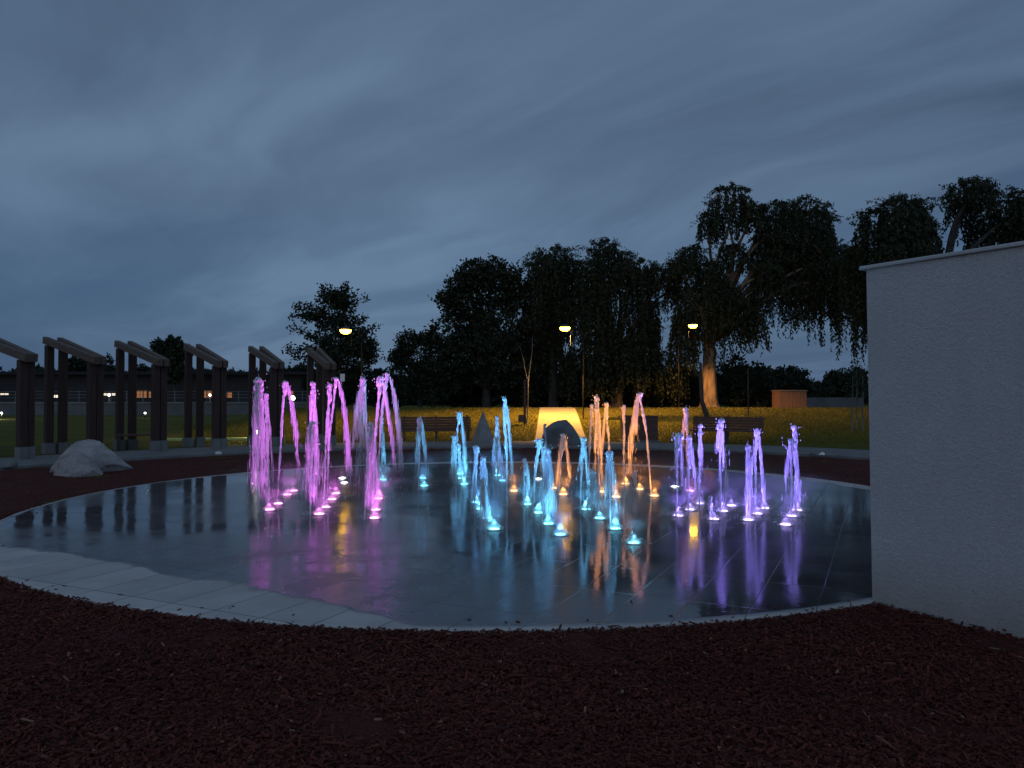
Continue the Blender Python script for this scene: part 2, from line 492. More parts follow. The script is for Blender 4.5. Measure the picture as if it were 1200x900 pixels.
# clear blue gap low over the horizon
low = k.maprange(s.outputs[2], 0.02, 0.30, 1.0, 0.0, smooth=True)
skyc = k.mix(1.0, (0, 0, 0), sky.outputs[0])
clear = k.vmath('ADD', k.vmath('SCALE', skyc, sc=0.05), (0.040, 0.092, 0.190))
cov = k.math('MULTIPLY', low, k.math('SUBTRACT', 1.0, k.math('MULTIPLY', cl, 0.6)))
colr = k.mix(k.math('MULTIPLY', cov, 0.85), cloud, clear)
# the western half behind the camera still glows
west = k.maprange(s.outputs[1], 0.15, -0.9, 1.0, 2.45, smooth=True)
colr = k.vmath('SCALE', colr, sc=west)
k.l(colr, bg.inputs[0]); bg.inputs[1].default_value = 1.0

sun_d = bpy.data.lights.new('sun', 'SUN'); sun_d.energy = 0.03; sun_d.angle = math.radians(30); sun_d.color = (0.85, 0.9, 1.0)
sun = bpy.data.objects.new('sun', sun_d); COL.objects.link(sun)
sun.rotation_euler = (math.radians(62), 0, math.radians(-15))

# ------------------------------------------------------------------ ground
xs = np.unique(np.concatenate([np.linspace(-900, -80, 14), np.linspace(-80, -30, 26), np.linspace(-30, 30, 121), np.linspace(30, 80, 26), np.linspace(80, 900, 14)]))
ys = np.unique(np.concatenate([np.linspace(-300, -5, 10), np.linspace(-5, 24, 30), np.linspace(24, 64, 161), np.linspace(64, 120, 29), np.linspace(120, 1500, 18)]))
GX, GY = np.meshgrid(xs, ys)
GZZ = terrain(GX, GY) - 0.012
b = MB()
nx, ny = len(xs), len(ys)
I = (np.arange(ny - 1)[:, None] * nx + np.arange(nx - 1)[None, :])
b.add(np.stack([GX, GY, GZZ], -1).reshape(-1, 3), np.stack([I, I + 1, I + 1 + nx, I + nx], -1).reshape(-1, 4))
tag(b.build('lawn', M['lawn'], smooth=True), 'grassy park lawn rising to a low crest behind the fountain', 'lawn', kind='structure')


def annulus(r0, r1, z, n=160, thick=0.0, o=(CX, CY), a0=0.0, a1=2 * math.pi, rings=1):
    b = MB(); closed = abs(a1 - a0 - 2 * math.pi) < 1e-6
    a = np.linspace(a0, a1, n + (0 if closed else 1), endpoint=not closed)
    m = len(a)
    rr = np.linspace(r0, r1, rings + 1)
    prof = [(q, z) for q in rr]
    if thick:
        prof = [(r0, z - thick), (r0 , z - 0.015), (r0 + 0.015, z)] + prof[1:-1] + [(r1 - 0.015, z), (r1, z - 0.015), (r1, z - thick)]
    if r0 == 0: prof = [p for p in prof if p[0] > 0.02]; prof = [(0.001, z)] + prof
    prof = np.array(prof)
    v = np.stack([o[0] + prof[:, None, 0] * np.cos(a), o[1] + prof[:, None, 0] * np.sin(a), np.repeat(prof[:, 1:2], m, 1)], -1)
    i = np.arange(len(prof) - 1)[:, None] * m + np.arange(m if closed else m - 1)[None, :]
    j = np.arange(len(prof) - 1)[:, None] * m + (np.arange(m if closed else m - 1)[None, :] + 1) % m
    b.add(v.reshape(-1, 3), np.stack([i, j, j + m, i + m], -1).reshape(-1, 4))
    return b


mb = annulus(0, KERB_IN + 0.4, GZ, 200, rings=60)
V = mb.v[0]; rr = np.hypot(V[:, 0] - CX, V[:, 1] - CY)
lump = 0.03 * np.sin(V[:, 0] * 2.1 + np.sin(V[:, 1] * 1.7)) * np.sin(V[:, 1] * 2.6 + 1.0) + 0.012 * rng.standard_normal(len(V))
V[:, 2] += np.where((rr > RP + 0.12) & (rr < KERB_IN - 0.1), lump * 0.8 + 0.012, 0)
tag(mb.build('mulch_bed', M['mulch'], smooth=True), 'dark red wood mulch ring around the splash pad', 'mulch', kind='structure')
tag(annulus(0, RP, 0.0, 220, thick=0.12).build('splash_pad_pavement', M['pad']), 'round wet paved splash pad with a dry pale rim', 'pavement', kind='structure')
tag(annulus(KERB_IN, KERB_OUT, 0.03, 200, thick=0.12).build('walkway', M['concrete']), 'curved concrete walkway ringing the mulch bed', 'path', kind='structure')

# lit path climbing the lawn
b = MB()
yy = np.linspace(26.25, 44, 60)
cxl = np.interp(yy, [26.2, 34, 41, 44], [1.68, 2.08, 2.42, 2.3])
hw = 0.93
vs = []; fs = []
for i, y in enumerate(yy):
    for sx in (-1, 1):
        vs.append((cxl[i] + sx * hw, y, float(terrain(cxl[i] + sx * hw, y)) + 0.035))
        vs.append((cxl[i] + sx * (hw + 0.004), y, float(terrain(cxl[i] + sx * hw, y)) - 0.06))
for i in range(len(yy) - 1):
    o = i * 4
    fs += [(o, o + 2, o + 6, o + 4), (o + 1, o, o + 4, o + 5), (o + 2, o + 3, o + 7, o + 6)]
b.add(vs, fs)
tag(b.build('path', M['path']), 'straight concrete path climbing the lawn under a lamp', 'path', kind='structure')


# chips of mulch (one mass of stuff)
def chips():
    b = MB()
    def scatter(n, f):
        out = []
        while len(out) < n:
            p = f()
            r = math.hypot(p[0] - CX, p[1] - CY)
            if RP + 0.01 < r < KERB_IN - 0.05: out.append(p)
        return np.array(out)
    def near():
        y = 2.6 * (6.2 / 2.6) ** random.random(); return (random.uniform(-0.72, 0.72) * y, y)
    def ring():
        a = random.uniform(0, 2 * math.pi); r = random.uniform(RP, KERB_IN); return (CX + r * math.cos(a), CY + r * math.sin(a))
    def edge():
        a = random.uniform(math.pi * 1.0, math.pi * 2); r = RP + abs(random.gauss(0, 0.06)) + 0.01; return (CX + r * math.cos(a), CY + r * math.sin(a))
    P = np.concatenate([scatter(80000, near), scatter(15000, ring), scatter(5000, edge)])
    n = len(P)
    L = rng.gamma(1.8, 0.008, n) + 0.006; Wd = rng.uniform(0.003, 0.009, n); T = rng.uniform(0.0015, 0.005, n)
    L *= 0.85; big = rng.random(n) < 0.025; L[big] *= rng.uniform(1.6, 3.0, big.sum()); Wd[big] *= 0.8; small = rng.random(n) < 0.35; L[small] *= 0.6
    az = rng.uniform(0, 2 * math.pi, n); pit = rng.normal(0, 0.28, n)
    ca, sa, cp, spi = np.cos(az), np.sin(az), np.cos(pit), np.sin(pit)
    ex = np.stack([ca * cp, sa * cp, spi], -1); ey = np.stack([-sa, ca, np.zeros(n)], -1); ez = np.cross(ex, ey)
    mats = np.stack([ex * L[:, None], ey * Wd[:, None], ez * T[:, None]], -1)
    tv = np.array([(-1, -.7, -1), (.9, -1, -1), (1, .8, -1), (-.9, 1, -1), (-1, -.7, 1), (.9, -1, 1), (1, .8, 1), (-.9, 1, 1)], float)
    tf = np.array([(0, 3, 2, 1), (4, 5, 6, 7), (0, 1, 5, 4), (1, 2, 6, 5), (2, 3, 7, 6), (3, 0, 4, 7)])
    z = GZ + 0.02 + np.abs(rng.normal(0, 0.014, n))
    b.instances(tv, tf, np.column_stack([P, z]), mats)
    patch = 0.5 + 0.5 * np.sin(P[:, 0] * 1.9 + 1.3 * np.sin(P[:, 1] * 1.3)) * np.sin(P[:, 1] * 2.3 + 0.7)
    tone = np.repeat(np.where(rng.random(n) < 0.04, rng.uniform(0.9, 1.0, n), rng.random(n) * (0.45 + 0.4 * patch)), 8)
    q = 60; a_ = rng.uniform(math.pi * 1.02, math.pi * 1.95, q); r_ = RP - np.abs(rng.normal(0, 0.16, q)) - 0.01
    az2 = rng.uniform(0, 6.28, q); L2 = rng.gamma(1.8, 0.006, q) + 0.005; W2 = rng.uniform(0.002, 0.006, q)
    e1 = np.stack([np.cos(az2), np.sin(az2), np.zeros(q)], -1); e2 = np.stack([-np.sin(az2), np.cos(az2), np.zeros(q)], -1); e3 = np.tile([0, 0, 1.0], (q, 1))
    b.instances(tv, tf, np.column_stack([CX + r_ * np.cos(a_), CY + r_ * np.sin(a_), np.full(q, 0.005)]), np.stack([e1 * L2[:, None], e2 * W2[:, None], e3 * 0.003], -1))
    tone = np.concatenate([tone, np.repeat(rng.random(q) * 0.8, 8)])
    return tag(b.build('mulch_chips', M['mulch_chips'], fac=tone), 'loose shredded red wood chips covering the mulch ring', 'mulch', kind='stuff')


chips()


def grass():
    b = MB(); tones = []
    n = 90000
    y = rng.uniform(26.6, 43.5, n * 2); x = rng.uniform(-0.43, 0.50, n * 2) * y
    r = np.hypot(x - CX, y - CY)
    pc = np.interp(y, [26.2, 34, 41, 44], [1.68, 2.08, 2.42, 2.3])
    ok = (r > KERB_OUT + 0.05) & (np.abs(x - pc) > hw + 0.05)
    x, y = x[ok][:n], y[ok][:n]; n = len(x)
    z = terrain(x, y) - 0.02
    h = rng.uniform(0.03, 0.085, n); w = rng.uniform(0.012, 0.03, n)
    az = rng.uniform(0, 2 * math.pi, n)
    dx, dy = np.cos(az) * w, np.sin(az) * w
    lx, ly = rng.normal(0, 0.03, n), rng.normal(0, 0.03, n)
    v = np.stack([np.stack([x - dx, y - dy, z], -1), np.stack([x + dx, y + dy, z], -1), np.stack([x + lx, y + ly, z + h], -1)], 1)
    b.add(v.reshape(-1, 3), np.arange(3 * n).reshape(-1, 3))
    return tag(b.build('grass', M['grass_blade'], fac=np.repeat(rng.random(n), 3)), 'short grass blades covering the lit lawn slope', 'grass', kind='stuff')


grass()


# ------------------------------------------------------------------ stucco wall on the right
def stucco_wall():
    A = Vector((2.83, 6.05, 0)); dn = Vector((0.53, -0.85, 0)).normalized(); nb = Vector((0.85, 0.53, 0)).normalized()
    root = thing('stucco_wall', (A.x, A.y, GZ), 'pale grey rendered wall with thin coping at the right of the splash pad', 'wall')
    Ln, Th, Ht = 4.6, 0.36, 2.60
    b = MB(); batter = 0.035
    e0 = A - dn * 0.0
    vs = []
    for (s_, t_) in ((0, 0), (Ln, 0), (Ln, Th), (0, Th)):
        p = A + dn * s_ + nb * t_
        vs.append((p.x, p.y, GZ - 0.25))
    for (s_, t_) in ((0, 0), (Ln, 0), (Ln, Th), (0, Th)):
        p = A + dn * (s_ - (batter if s_ == 0 else 0)) + nb * t_
        vs.append((p.x, p.y, Ht))
    b.add(vs, [(0, 3, 2, 1), (4, 5, 6, 7), (0, 1, 5, 4), (1, 2, 6, 5), (2, 3, 7, 6), (3, 0, 4, 7)])
    b.build('rendered_face', M['stucco'], root)
    b = MB()
    c0 = A - dn * (batter + 0.045) + nb * (Th / 2); c1 = A + dn * (Ln + 0.05) + nb * (Th / 2)
    b.bar((c0.x, c0.y, Ht + 0.017), (c1.x, c1.y, Ht + 0.017), Th + 0.05, 0.030, ch=0.2)
    b.build('coping', M['coping_concrete'], root)


stucco_wall()


# ------------------------------------------------------------------ rocks
def ico(sub=3):
    import bmesh
    bm = bmesh.new(); bmesh.ops.create_icosphere(bm, subdivisions=sub, radius=1.0)
    v = np.array([x.co for x in bm.verts]); f = np.array([[q.index for q in x.verts] for x in bm.faces]); bm.free()
    return v, f


ICO1, ICO1F = ico(1)
ICO2, ICO2F = ico(2)


def rock(name, label, base, size, mat, seed=1, cuts=9, rz=0.0, sub=4, flat=0.35, group=None, rough=0.02, smooth=False):
    r = np.random.default_rng(seed)
    v, f = ico(sub)
    for _ in range(cuts):                     # planes shave facets off
        nrm = r.standard_normal(3); nrm /= np.linalg.norm(nrm)
        if nrm[2] < -0.4: nrm[2] *= -1
        dd = r.uniform(0.52, 0.85)
        over = v @ nrm - dd
        v = v - np.where(over > 0, over, 0)[:, None] * nrm * 0.95
    v[:, 2] = np.maximum(v[:, 2], -flat)
    v[:, 2] += flat
    v /= np.abs(v).max(0)
    ph = r.uniform(0, 6, 9)
    wob = sum(np.sin(v @ (r.standard_normal(3) * (3 + 2 * i)) + ph[i]) / (1 + i) for i in range(6))
    nn = v / (np.linalg.norm(v, axis=1)[:, None] + 1e-6)
    v = v + nn * (wob * rough)[:, None] + nn * (r.standard_normal(len(v)) * rough * 0.25)[:, None]
    v = v * np.array(size)
    c, s_ = math.cos(rz), math.sin(rz)
    v = np.column_stack([v[:, 0] * c - v[:, 1] * s_, v[:, 0] * s_ + v[:, 1] * c, v[:, 2]]) + np.array(base)
    b = MB(); b.add(v, f)
    o = b.build(name, mat, smooth=smooth)
    M0 = o.data
    off = Vector(base)
    M0.transform(Matrix.Translation(-off)); o.location = off
    return tag(o, label, 'rock', group)


def cluster_rock():
    for (px, py, back, size, lab, sd, rz, prof) in (
            (86, 557, 0.75, (0.93, 0.5, 0.84), 'large pale angular boulder, the rear and higher of the two by the pergolas', 12, 0.25, ([-1, -0.75, -0.45, 0.0, 0.15, 0.45, 0.75, 1.0], [0.34, 0.62, 0.82, 0.98, 1.0, 0.82, 0.5, 0.25])),
            (86, 558.5, 0.28, (0.50, 0.34, 0.54), 'rounded pale boulder leaning in front of the larger one by the pergolas', 33, 0.1, ([-1, -0.6, 0, 0.5, 1], [0.7, 0.95, 1, 0.95, 0.75]))):
        p = ground_at(px, py, GZ)
        o = rock('boulder', lab, Vector((p.x, p.y + back, GZ - 0.07)), size, M['stone_pale'], sd, 15, rz, 5, 0.30, None, 0.022)
        me = o.data
        n = len(me.vertices); co = np.zeros(n * 3, np.float32); me.vertices.foreach_get('co', co); co = co.reshape(-1, 3)
        co[:, 2] *= np.interp(co[:, 0] / size[0], *prof)
        me.vertices.foreach_set('co', co.reshape(-1)); me.update()


cluster_rock()
p = ground_at(664, 527, GZ)
rock('boulder', 'smooth dark grey dome boulder at the foot of the lit path', (p.x, p.y + 1.2, GZ + 0.03), (0.72, 0.5, 0.84), M['stone_dark'], 5, 4, 0.1, 4, 0.35, None, 0.008, True)
for (px, py, sx, lab, sd) in ((256, 532, 0.085, 'small white stone on the walkway below the fourth pergola', 3), (11, 547, 0.16, 'flat pale stone on the walkway at the left picture edge', 4),
                              (963, 533, 0.09, 'small white stone on the walkway kerb near the stucco wall', 6), (953, 533, 0.09, 'small dark stone beside the white stone on the walkway kerb', 8)):
    p = ground_at(px, py, 0.03)
    rock('kerb_stone', lab, (p.x, p.y, 0.025), (sx, sx * 0.7, sx * 0.9), M['pale_paint'] if 'white' in lab and 'dark' not in lab else (M['stone_dark'] if 'dark' in lab else M['concrete']), sd, 6, 0.4, 3, 0.3, 'stones on the walkway', 0.02)

# pyramid
p = ground_at(566, 521)
root = thing('stone_pyramid', (p.x, p.y, p.z), 'slim grey stone pyramid standing at the lawn edge left of the path', 'sculpture', rz=0.45)
b = MB(); w, h = 0.31, 1.12
mw = world_mat(root)
def loc(pts, mw): return [tuple(mw @ Vector(q)) for q in pts]
b.add(loc([(-w, -w, 0.06), (w, -w, 0.06), (w, w, 0.06), (-w, w, 0.06), (-.012, -.012, h), (.012, -.012, h), (.012, .012, h), (-.012, .012, h)], mw),
      [(0, 1, 5, 4), (1, 2, 6, 5), (2, 3, 7, 6), (3, 0, 4, 7), (4, 5, 6, 7)])
b.build('shaft', M['stone_grey'], root)
b = MB(); w2 = 0.36
b.add(loc([(-w2, -w2, -0.1), (w2, -w2, -0.1), (w2, w2, -0.1), (-w2, w2, -0.1), (-w2, -w2, 0.058), (w2, -w2, 0.058), (w2, w2, 0.058), (-w2, w2, 0.058)], mw),
      [(4, 5, 6, 7), (0, 1, 5, 4), (1, 2, 6, 5), (2, 3, 7, 6), (3, 0, 4, 7)])
b.build('plinth', M['concrete'], root)


# ------------------------------------------------------------------ pergolas along the walkway
def on_circle(px, r):
    t = (px - 600) / FPX
    # |(tY-CX, Y-CY)| = r
    a = t * t + 1; bb = -2 * (t * CX + CY); c = CX * CX + CY * CY - r * r
    Y = (-bb + math.sqrt(bb * bb - 4 * a * c)) / (2 * a)
    return Vector((t * Y, Y, 0))


FR = [(-30.0, -12.0, 25.8, 34.5, 'first brown pergola with sloping beams, cut by the left picture edge'), (57.5, 73.7, 107.3, 115.8, 'second brown pergola from the left, behind the pale boulder'),
      (140.5, 155.2, 182.3, 190.6, 'third brown pergola from the left, with a low bench inside'), (220.7, 234.5, 253, 261, 'fourth brown pergola from the left, beside a dark far treetop'),
      (295.5, 308, 320.3, 328, 'fifth brown pergola from the left, behind the leftmost magenta jets'), (363.5, 374.5, 382, 389.3, 'sixth brown pergola, rightmost, in front of the spreading dark tree')]
for (l1, l2, r1, r2, lab) in FR:
    R1, R2 = on_circle(r1, 13.95), on_circle(r2, 14.0)
    L1, L2 = on_circle(l1, 16.6), on_circle(l2, 16.6)
    c = (R1 + R2 + L1 + L2) / 4
    root = thing('pergola', (c.x, c.y, GZ), lab, 'pergola', 'pergolas along the walkway')
    rad = (L1 - R1).normalized()
    for (P, zt, w) in ((R1, 2.50, 0.19), (R2, 2.50, 0.19), (L1, 3.06, 0.2), (L2, 3.06, 0.2)):
        zb = 0.03 if w < 0.2 else GZ
        b = MB(); b.bar((P.x, P.y, zb + 0.30), (P.x, P.y, zt), w, w, rad, 0.06); b.build('post', M['post_wood'], root)
        b = MB(); b.bar((P.x, P.y, zb - 0.08), (P.x, P.y, zb + 0.298), w + (0.02 if w < 0.2 else 0.08), w + 0.08, rad, 0.06); b.build('footing', M['concrete'], root)
    for (L, R, dz) in ((L1, R1, 0.0), (L2, R2, 0.004)):
        dd = (R - L).normalized()
        a0 = L - dd * 0.28; a1 = R + dd * 0.3
        sl = (2.5 - 3.06) / (R - L).length
        z0 = 3.06 + 0.105 + dz - sl * 0.28; z1 = 2.5 + 0.105 + dz + sl * 0.3
        b = MB(); b.bar((a0.x, a0.y, z0), (a1.x, a1.y, z1), 0.15, 0.2, ch=0.05); b.build('beam', M['beam_wood'], root)

# low bench inside the third frame
p = on_circle(161, 15.9)
root = thing('low_bench', (p.x, p.y, GZ), 'low dark backless bench inside the third pergola', 'bench', rz=0.5)
mw = world_mat(root)
b = MB()
for i in range(4):
    b.bar(mw @ Vector((-0.62, -0.17 + i * 0.115, 0.47)), mw @ Vector((0.62, -0.17 + i * 0.115, 0.47)), 0.1, 0.05)
b.build('seat', M['bench_wood'], root)
for sx in (-0.5, 0.5):
    b = MB(); b.bar(mw @ Vector((sx, 0, 0)), mw @ Vector((sx, 0, 0.444)), 0.1, 0.38, mw.to_3x3() @ Vector((0, 1, 0))); b.build('leg', M['metal_dark'], root)


# ------------------------------------------------------------------ benches at the lawn edge
def long_bench(px0, px1, Y, label, ztop=0.90):
    x0 = at(px0, 500, Y).x; x1 = at(px1, 500, Y).x
    cxm = (x0 + x1) / 2; ln = x1 - x0
    g = float(terrain(cxm, Y))
    rz = -math.atan2(cxm - CX, Y - CY) * 0.9
    root = thing('slatted_bench', (cxm, Y, g), label, 'bench', 'slatted benches at the lawn edge', rz)
    mw = world_mat(root); X = mw.to_3x3()
    b = MB()
    for i in range(5):
        b.bar(mw @ Vector((-ln/2, -0.42 + i * 0.098, 0.44)), mw @ Vector((ln/2, -0.42 + i * 0.098, 0.44)), 0.086, 0.04)
    b.build('seat', M['bench_wood'], root)
    b = MB()
    for i in range(5):
        z = 0.50 + i * 0.092
        b.bar(mw @ Vector((-ln/2, 0.06 + i * 0.02, z)), mw @ Vector((ln/2, 0.06 + i * 0.02, z)), 0.035, 0.082)
    b.build('backrest', M['bench_wood'], root)
    for sx in (-ln/2 + 0.12, 0, ln/2 - 0.12):
        b = MB()
        b.bar(mw @ Vector((sx, -0.36, -0.08)), mw @ Vector((sx, -0.36, 0.417)), 0.06, 0.06)
        b.bar(mw @ Vector((sx, 0.03, -0.08)), mw @ Vector((sx, 0.17, 0.95)), 0.06, 0.05)
        b.bar(mw @ Vector((sx, -0.325, 0.385)), mw @ Vector((sx, 0.06, 0.385)), 0.05, 0.05)
        b.build('leg', M['metal_dark'], root)


long_bench(470, 552, 27.1, 'long brown slatted bench left of the grey stone pyramid')
long_bench(812, 893, 26.9, 'long brown slatted bench under the big willow behind the violet jets')

# square timber planter
g = ground_at(751, 519)
x0, x1 = at(731, 500, g.y).x, at(771, 500, g.y).x
root = thing('timber_planter', ((x0 + x1) / 2, g.y, g.z), 'square dark red timber planter box right of the lit path', 'planter')
b = MB(); zc = g.z
for i in range(7):
    b.box((x0, g.y, zc + 0.085 + i * 0.118), (x1, g.y + 0.04, zc + 0.085 + i * 0.118 + 0.113))
    b.box((x0, g.y + 0.86, zc + 0.085 + i * 0.118), (x1, g.y + 0.90, zc + 0.085 + i * 0.118 + 0.113))
    b.box((x0, g.y + 0.042, zc + 0.085 + i * 0.118), (x0 + 0.04, g.y + 0.858, zc + 0.085 + i * 0.118 + 0.113))
    b.box((x1 - 0.04, g.y + 0.042, zc + 0.085 + i * 0.118), (x1, g.y + 0.858, zc + 0.085 + i * 0.118 + 0.113))
b.build('board_wall', M['bench_wood'], root)
b = MB()
for (xa, xb, ya, yb) in ((x0 - .03, x1 + .03, g.y - .03, g.y + .07), (x0 - .03, x1 + .03, g.y + .83, g.y + .93), (x0 - .03, x0 + .07, g.y + .072, g.y + .828), (x1 - .07, x1 + .03, g.y + .072, g.y + .828)):
    b.box((xa, ya, zc + 0.912), (xb, yb, zc + 0.945))
b.build('cap_rail', M['bench_wood'], root)
b = MB(); b.box((x0 - 0.05, g.y - 0.06, zc - 0.1), (x1 + 0.05, g.y + 0.95, zc + 0.082)); b.build('plinth', M['concrete'], root)
b = MB(); b.box((x0 + 0.042, g.y + 0.042, zc + 0.084), (x1 - 0.042, g.y + 0.858, zc + 0.84)); b.build('soil', M['mulch'], root)


# ------------------------------------------------------------------ lights
def point_light(name, loc_, power, col, parent, radius=0.1, spot=None, rot=None, falloff=None, blend=0.8):
    ld = bpy.data.lights.new(name, 'SPOT' if spot else 'POINT')
    ld.energy = power; ld.color = col; ld.shadow_soft_size = radius
    if spot: ld.spot_size = spot; ld.spot_blend = blend
    if falloff:
        ld.use_nodes = True; nt = ld.node_tree; nt.nodes.clear(); kk = NT(nt)
        o = kk.n('ShaderNodeOutputLight'); e = kk.n('ShaderNodeEmission'); lf = kk.n('ShaderNodeLightFalloff')
        lf.inputs['Strength'].default_value = 1.0; lf.inputs['Smooth'].default_value = 0.0
        kk.l(lf.outputs[falloff], e.inputs[1]); kk.l(e.outputs[0], o.inputs[0])
    o = bpy.data.objects.new(name, ld); COL.objects.link(o)
    lw = Vector(loc_)
    if parent is not None:
        o.parent = parent
        o.location = parent_inv(parent) @ lw
    else: o.location = lw
    if rot is not None:
        q = Vector(rot).to_track_quat('-Z', 'Y')
        if parent is not None: q = world_mat(parent).to_quaternion().inverted() @ q
        o.rotation_mode = 'QUATERNION'; o.rotation_quaternion = q
    return o


M['lamp_glow'] = emis('lamp_glow', (1.0, 0.52, 0.035), 30)
M['lamp_glow_white'] = emis('lamp_glow_white', (1.0, 0.9, 0.75), 14)
M['window_glow'] = emis('window_glow', (1.0, 0.42, 0.18), 0.28)
M['strip_glow'] = emis('strip_glow', (1.0, 0.86, 0.7), 1.2)


def lamp_post(px, py, Y, label, power, col=(1.0, 0.68, 0.26), side=0.0, cone=138):
    head = at(px, py, Y)
    g = float(terrain(head.x + side, Y))
    root = thing('path_lamp', (head.x + side, Y, g), label, 'street lamp', 'lamps beside the path and lawn')
    b = MB(); x, y = head.x + side, Y
    b.tube([(x, y, g - 0.1), (x, y, g + 0.6), (x, y, head.z - 0.45)], [0.04, 0.035, 0.03], 12); b.lathe([(0.001, head.z - 0.43), (0.042, head.z - 0.432), (0.042, head.z - 0.46), (0.02, head.z - 0.462)], 12, (x, y, 0))
    if abs(side) > 0.01:
        b.tube([(x, y, head.z - 0.27), (x - side * 0.3, y, head.z + 0.12), (x - side, y, head.z + 0.16)], [0.03, 0.028, 0.025], 8)
    b.build('pole', M['pole_black'], root, True)
    b = MB()
    b.lathe([(0.001, 0.20), (0.08, 0.19), (0.2, 0.12), (0.27, 0.075), (0.27, 0.06), (0.001, 0.058)], 24, head)
    b.build('cap', M['metal_dark'], root, True)
    b = MB()
    b.lathe([(0.23, 0.055), (0.245, 0.02), (0.2, -0.06), (0.12, -0.11), (0.001, -0.125)], 24, head)
    b.build('globe', M['lamp_glow'], root, True)
    if abs(side) > 0.01:
        sg = 1 if side > 0 else -1
        b = MB(); b.bar((head.x + sg * 0.262, y, head.z - 0.80), (head.x + sg * 0.262, y, head.z + 0.05), 0.012, 0.13, Vector((0, 1, 0))); b.build('added_pole_shade', M['pole_black'], root)  # plate added to block the lamp's light so the pole stays dark
    else:
        b = MB()
        for a in range(3):
            an = a * 2.094 + 0.5
            b.tube([(x, y, head.z - 0.47), (x + 0.25 * math.cos(an), y + 0.22 * math.sin(an), head.z - 0.12), (x + 0.24 * math.cos(an), y + 0.24 * math.sin(an), head.z + 0.06)], 0.012, 6)
        b.build('bracket', M['pole_black'], root, True)
    point_light('path_lamp_light', (head.x, head.y, head.z - 0.17), power, col, root, 0.03, math.radians(cone), (0, 0, -1), None, 0.3)


lamp_post(662, 385, 35.5, 'glowing amber path lamp above the lit concrete path', 5600, (1.0, 0.47, 0.072), 0.85)
lamp_post(812, 382, 42.0, 'glowing lamp in front of the big willow trunk', 3300, (1.0, 0.46, 0.10), -0.8, 147)
lamp_post(405, 388, 33.0, 'glowing lamp against the spreading dark tree at left', 900, (1.0, 0.56, 0.14), 0.7)


def bollard(px, py, label, power, glow=0.05, hgt=0.3, Y=None):
    if Y is None:
        Y = 28.5
    p = at(px, py, Y); g = float(terrain(p.x, Y))
    root = thing('bollard_light', (p.x, Y, g), label, 'garden light', 'small garden lights on the dark lawn')
    b = MB(); b.lathe([(0.001, g - 0.05), (0.045, g - 0.05), (0.04, p.z - glow - 0.005), (0.001, p.z - glow - 0.004)], 14, (p.x, Y, 0)); b.build('stem', M['metal_dark'], root, True)
    b = MB(); b.lathe([(0.001, -glow), (glow * 0.8, -glow * 0.7), (glow, 0), (glow * 0.8, glow * 0.7), (0.001, glow)], 16, p); b.build('globe', M['lamp_glow_white'], root, True)
    point_light('bollard_lamp', (p.x, p.y - glow - 0.03, p.z + glow + 0.03), power, (1.0, 0.93, 0.6), root, 0.04)
    return p


bl = bollard(301, 506, 'small white garden light behind the leftmost magenta jet', 40, 0.06)
bollard(2, 484, 'tiny garden light on the far lawn at the left picture edge', 60, 0.06, Y=55)
bollard(170, 484, 'tiny white garden light on the far lawn between the third frame posts', 6, 0.06, Y=58)

# pale strip added in place of a streak of lit grass beside the garden light
a_, b_ = at(194, 515.5, 28.6), at(296, 514.5, 28.3)
b = MB(); ga, gb = float(terrain(a_.x, a_.y)), float(terrain(b_.x, b_.y))
b.bar((a_.x, a_.y, ga + 0.03), (b_.x, b_.y, gb + 0.03), 0.22, 0.1, ch=0.1)
tag(b.build('lit_grass_strip', M['lit_grass']), 'thin yellow-green strip standing in for lit grass behind the fourth pergola', 'lit_grass')

# ------------------------------------------------------------------ far left: block wall, rail, low building
Yw = 66.0
xl, xr = at(-60, 470, Yw).x, at(372, 470, Yw).x
root = thing('block_wall', ((xl + xr) / 2, Yw, GZ), 'long low grey block wall across the far lawn at left', 'wall')
zt = at(0, 473, Yw).z
b = MB(); b.box((xl, Yw, GZ - 0.3), (xr, Yw + 0.5, zt)); b.build('wall_body', M['block_wall'], root)
b = MB(); b.box((xl - 0.1, Yw - 0.08, zt + 0.002), (xr + 0.1, Yw + 0.62, zt + 0.14)); b.build('coping', M['concrete'], root)
Yf = Yw + 0.3
root = thing('railing', ((xl + xr) / 2, Yf, zt + 0.14), 'thin pale railing on top of the low block wall', 'railing')
zr0 = zt + 0.142
b = MB()
for zz_ in (0.35, 0.62, 0.9):
    b.tube([(xl, Yf, zr0 + zz_), (xr, Yf, zr0 + zz_)], 0.02, 6)
b.build('rail', M['rail_grey'], root)
for i in range(24):
    x = xl + (xr - xl) * i / 23
    b = MB(); b.tube([(x, Yf, zr0), (x, Yf, zr0 + 0.95)], 0.03, 6); b.build('post', M['rail_grey'], root)

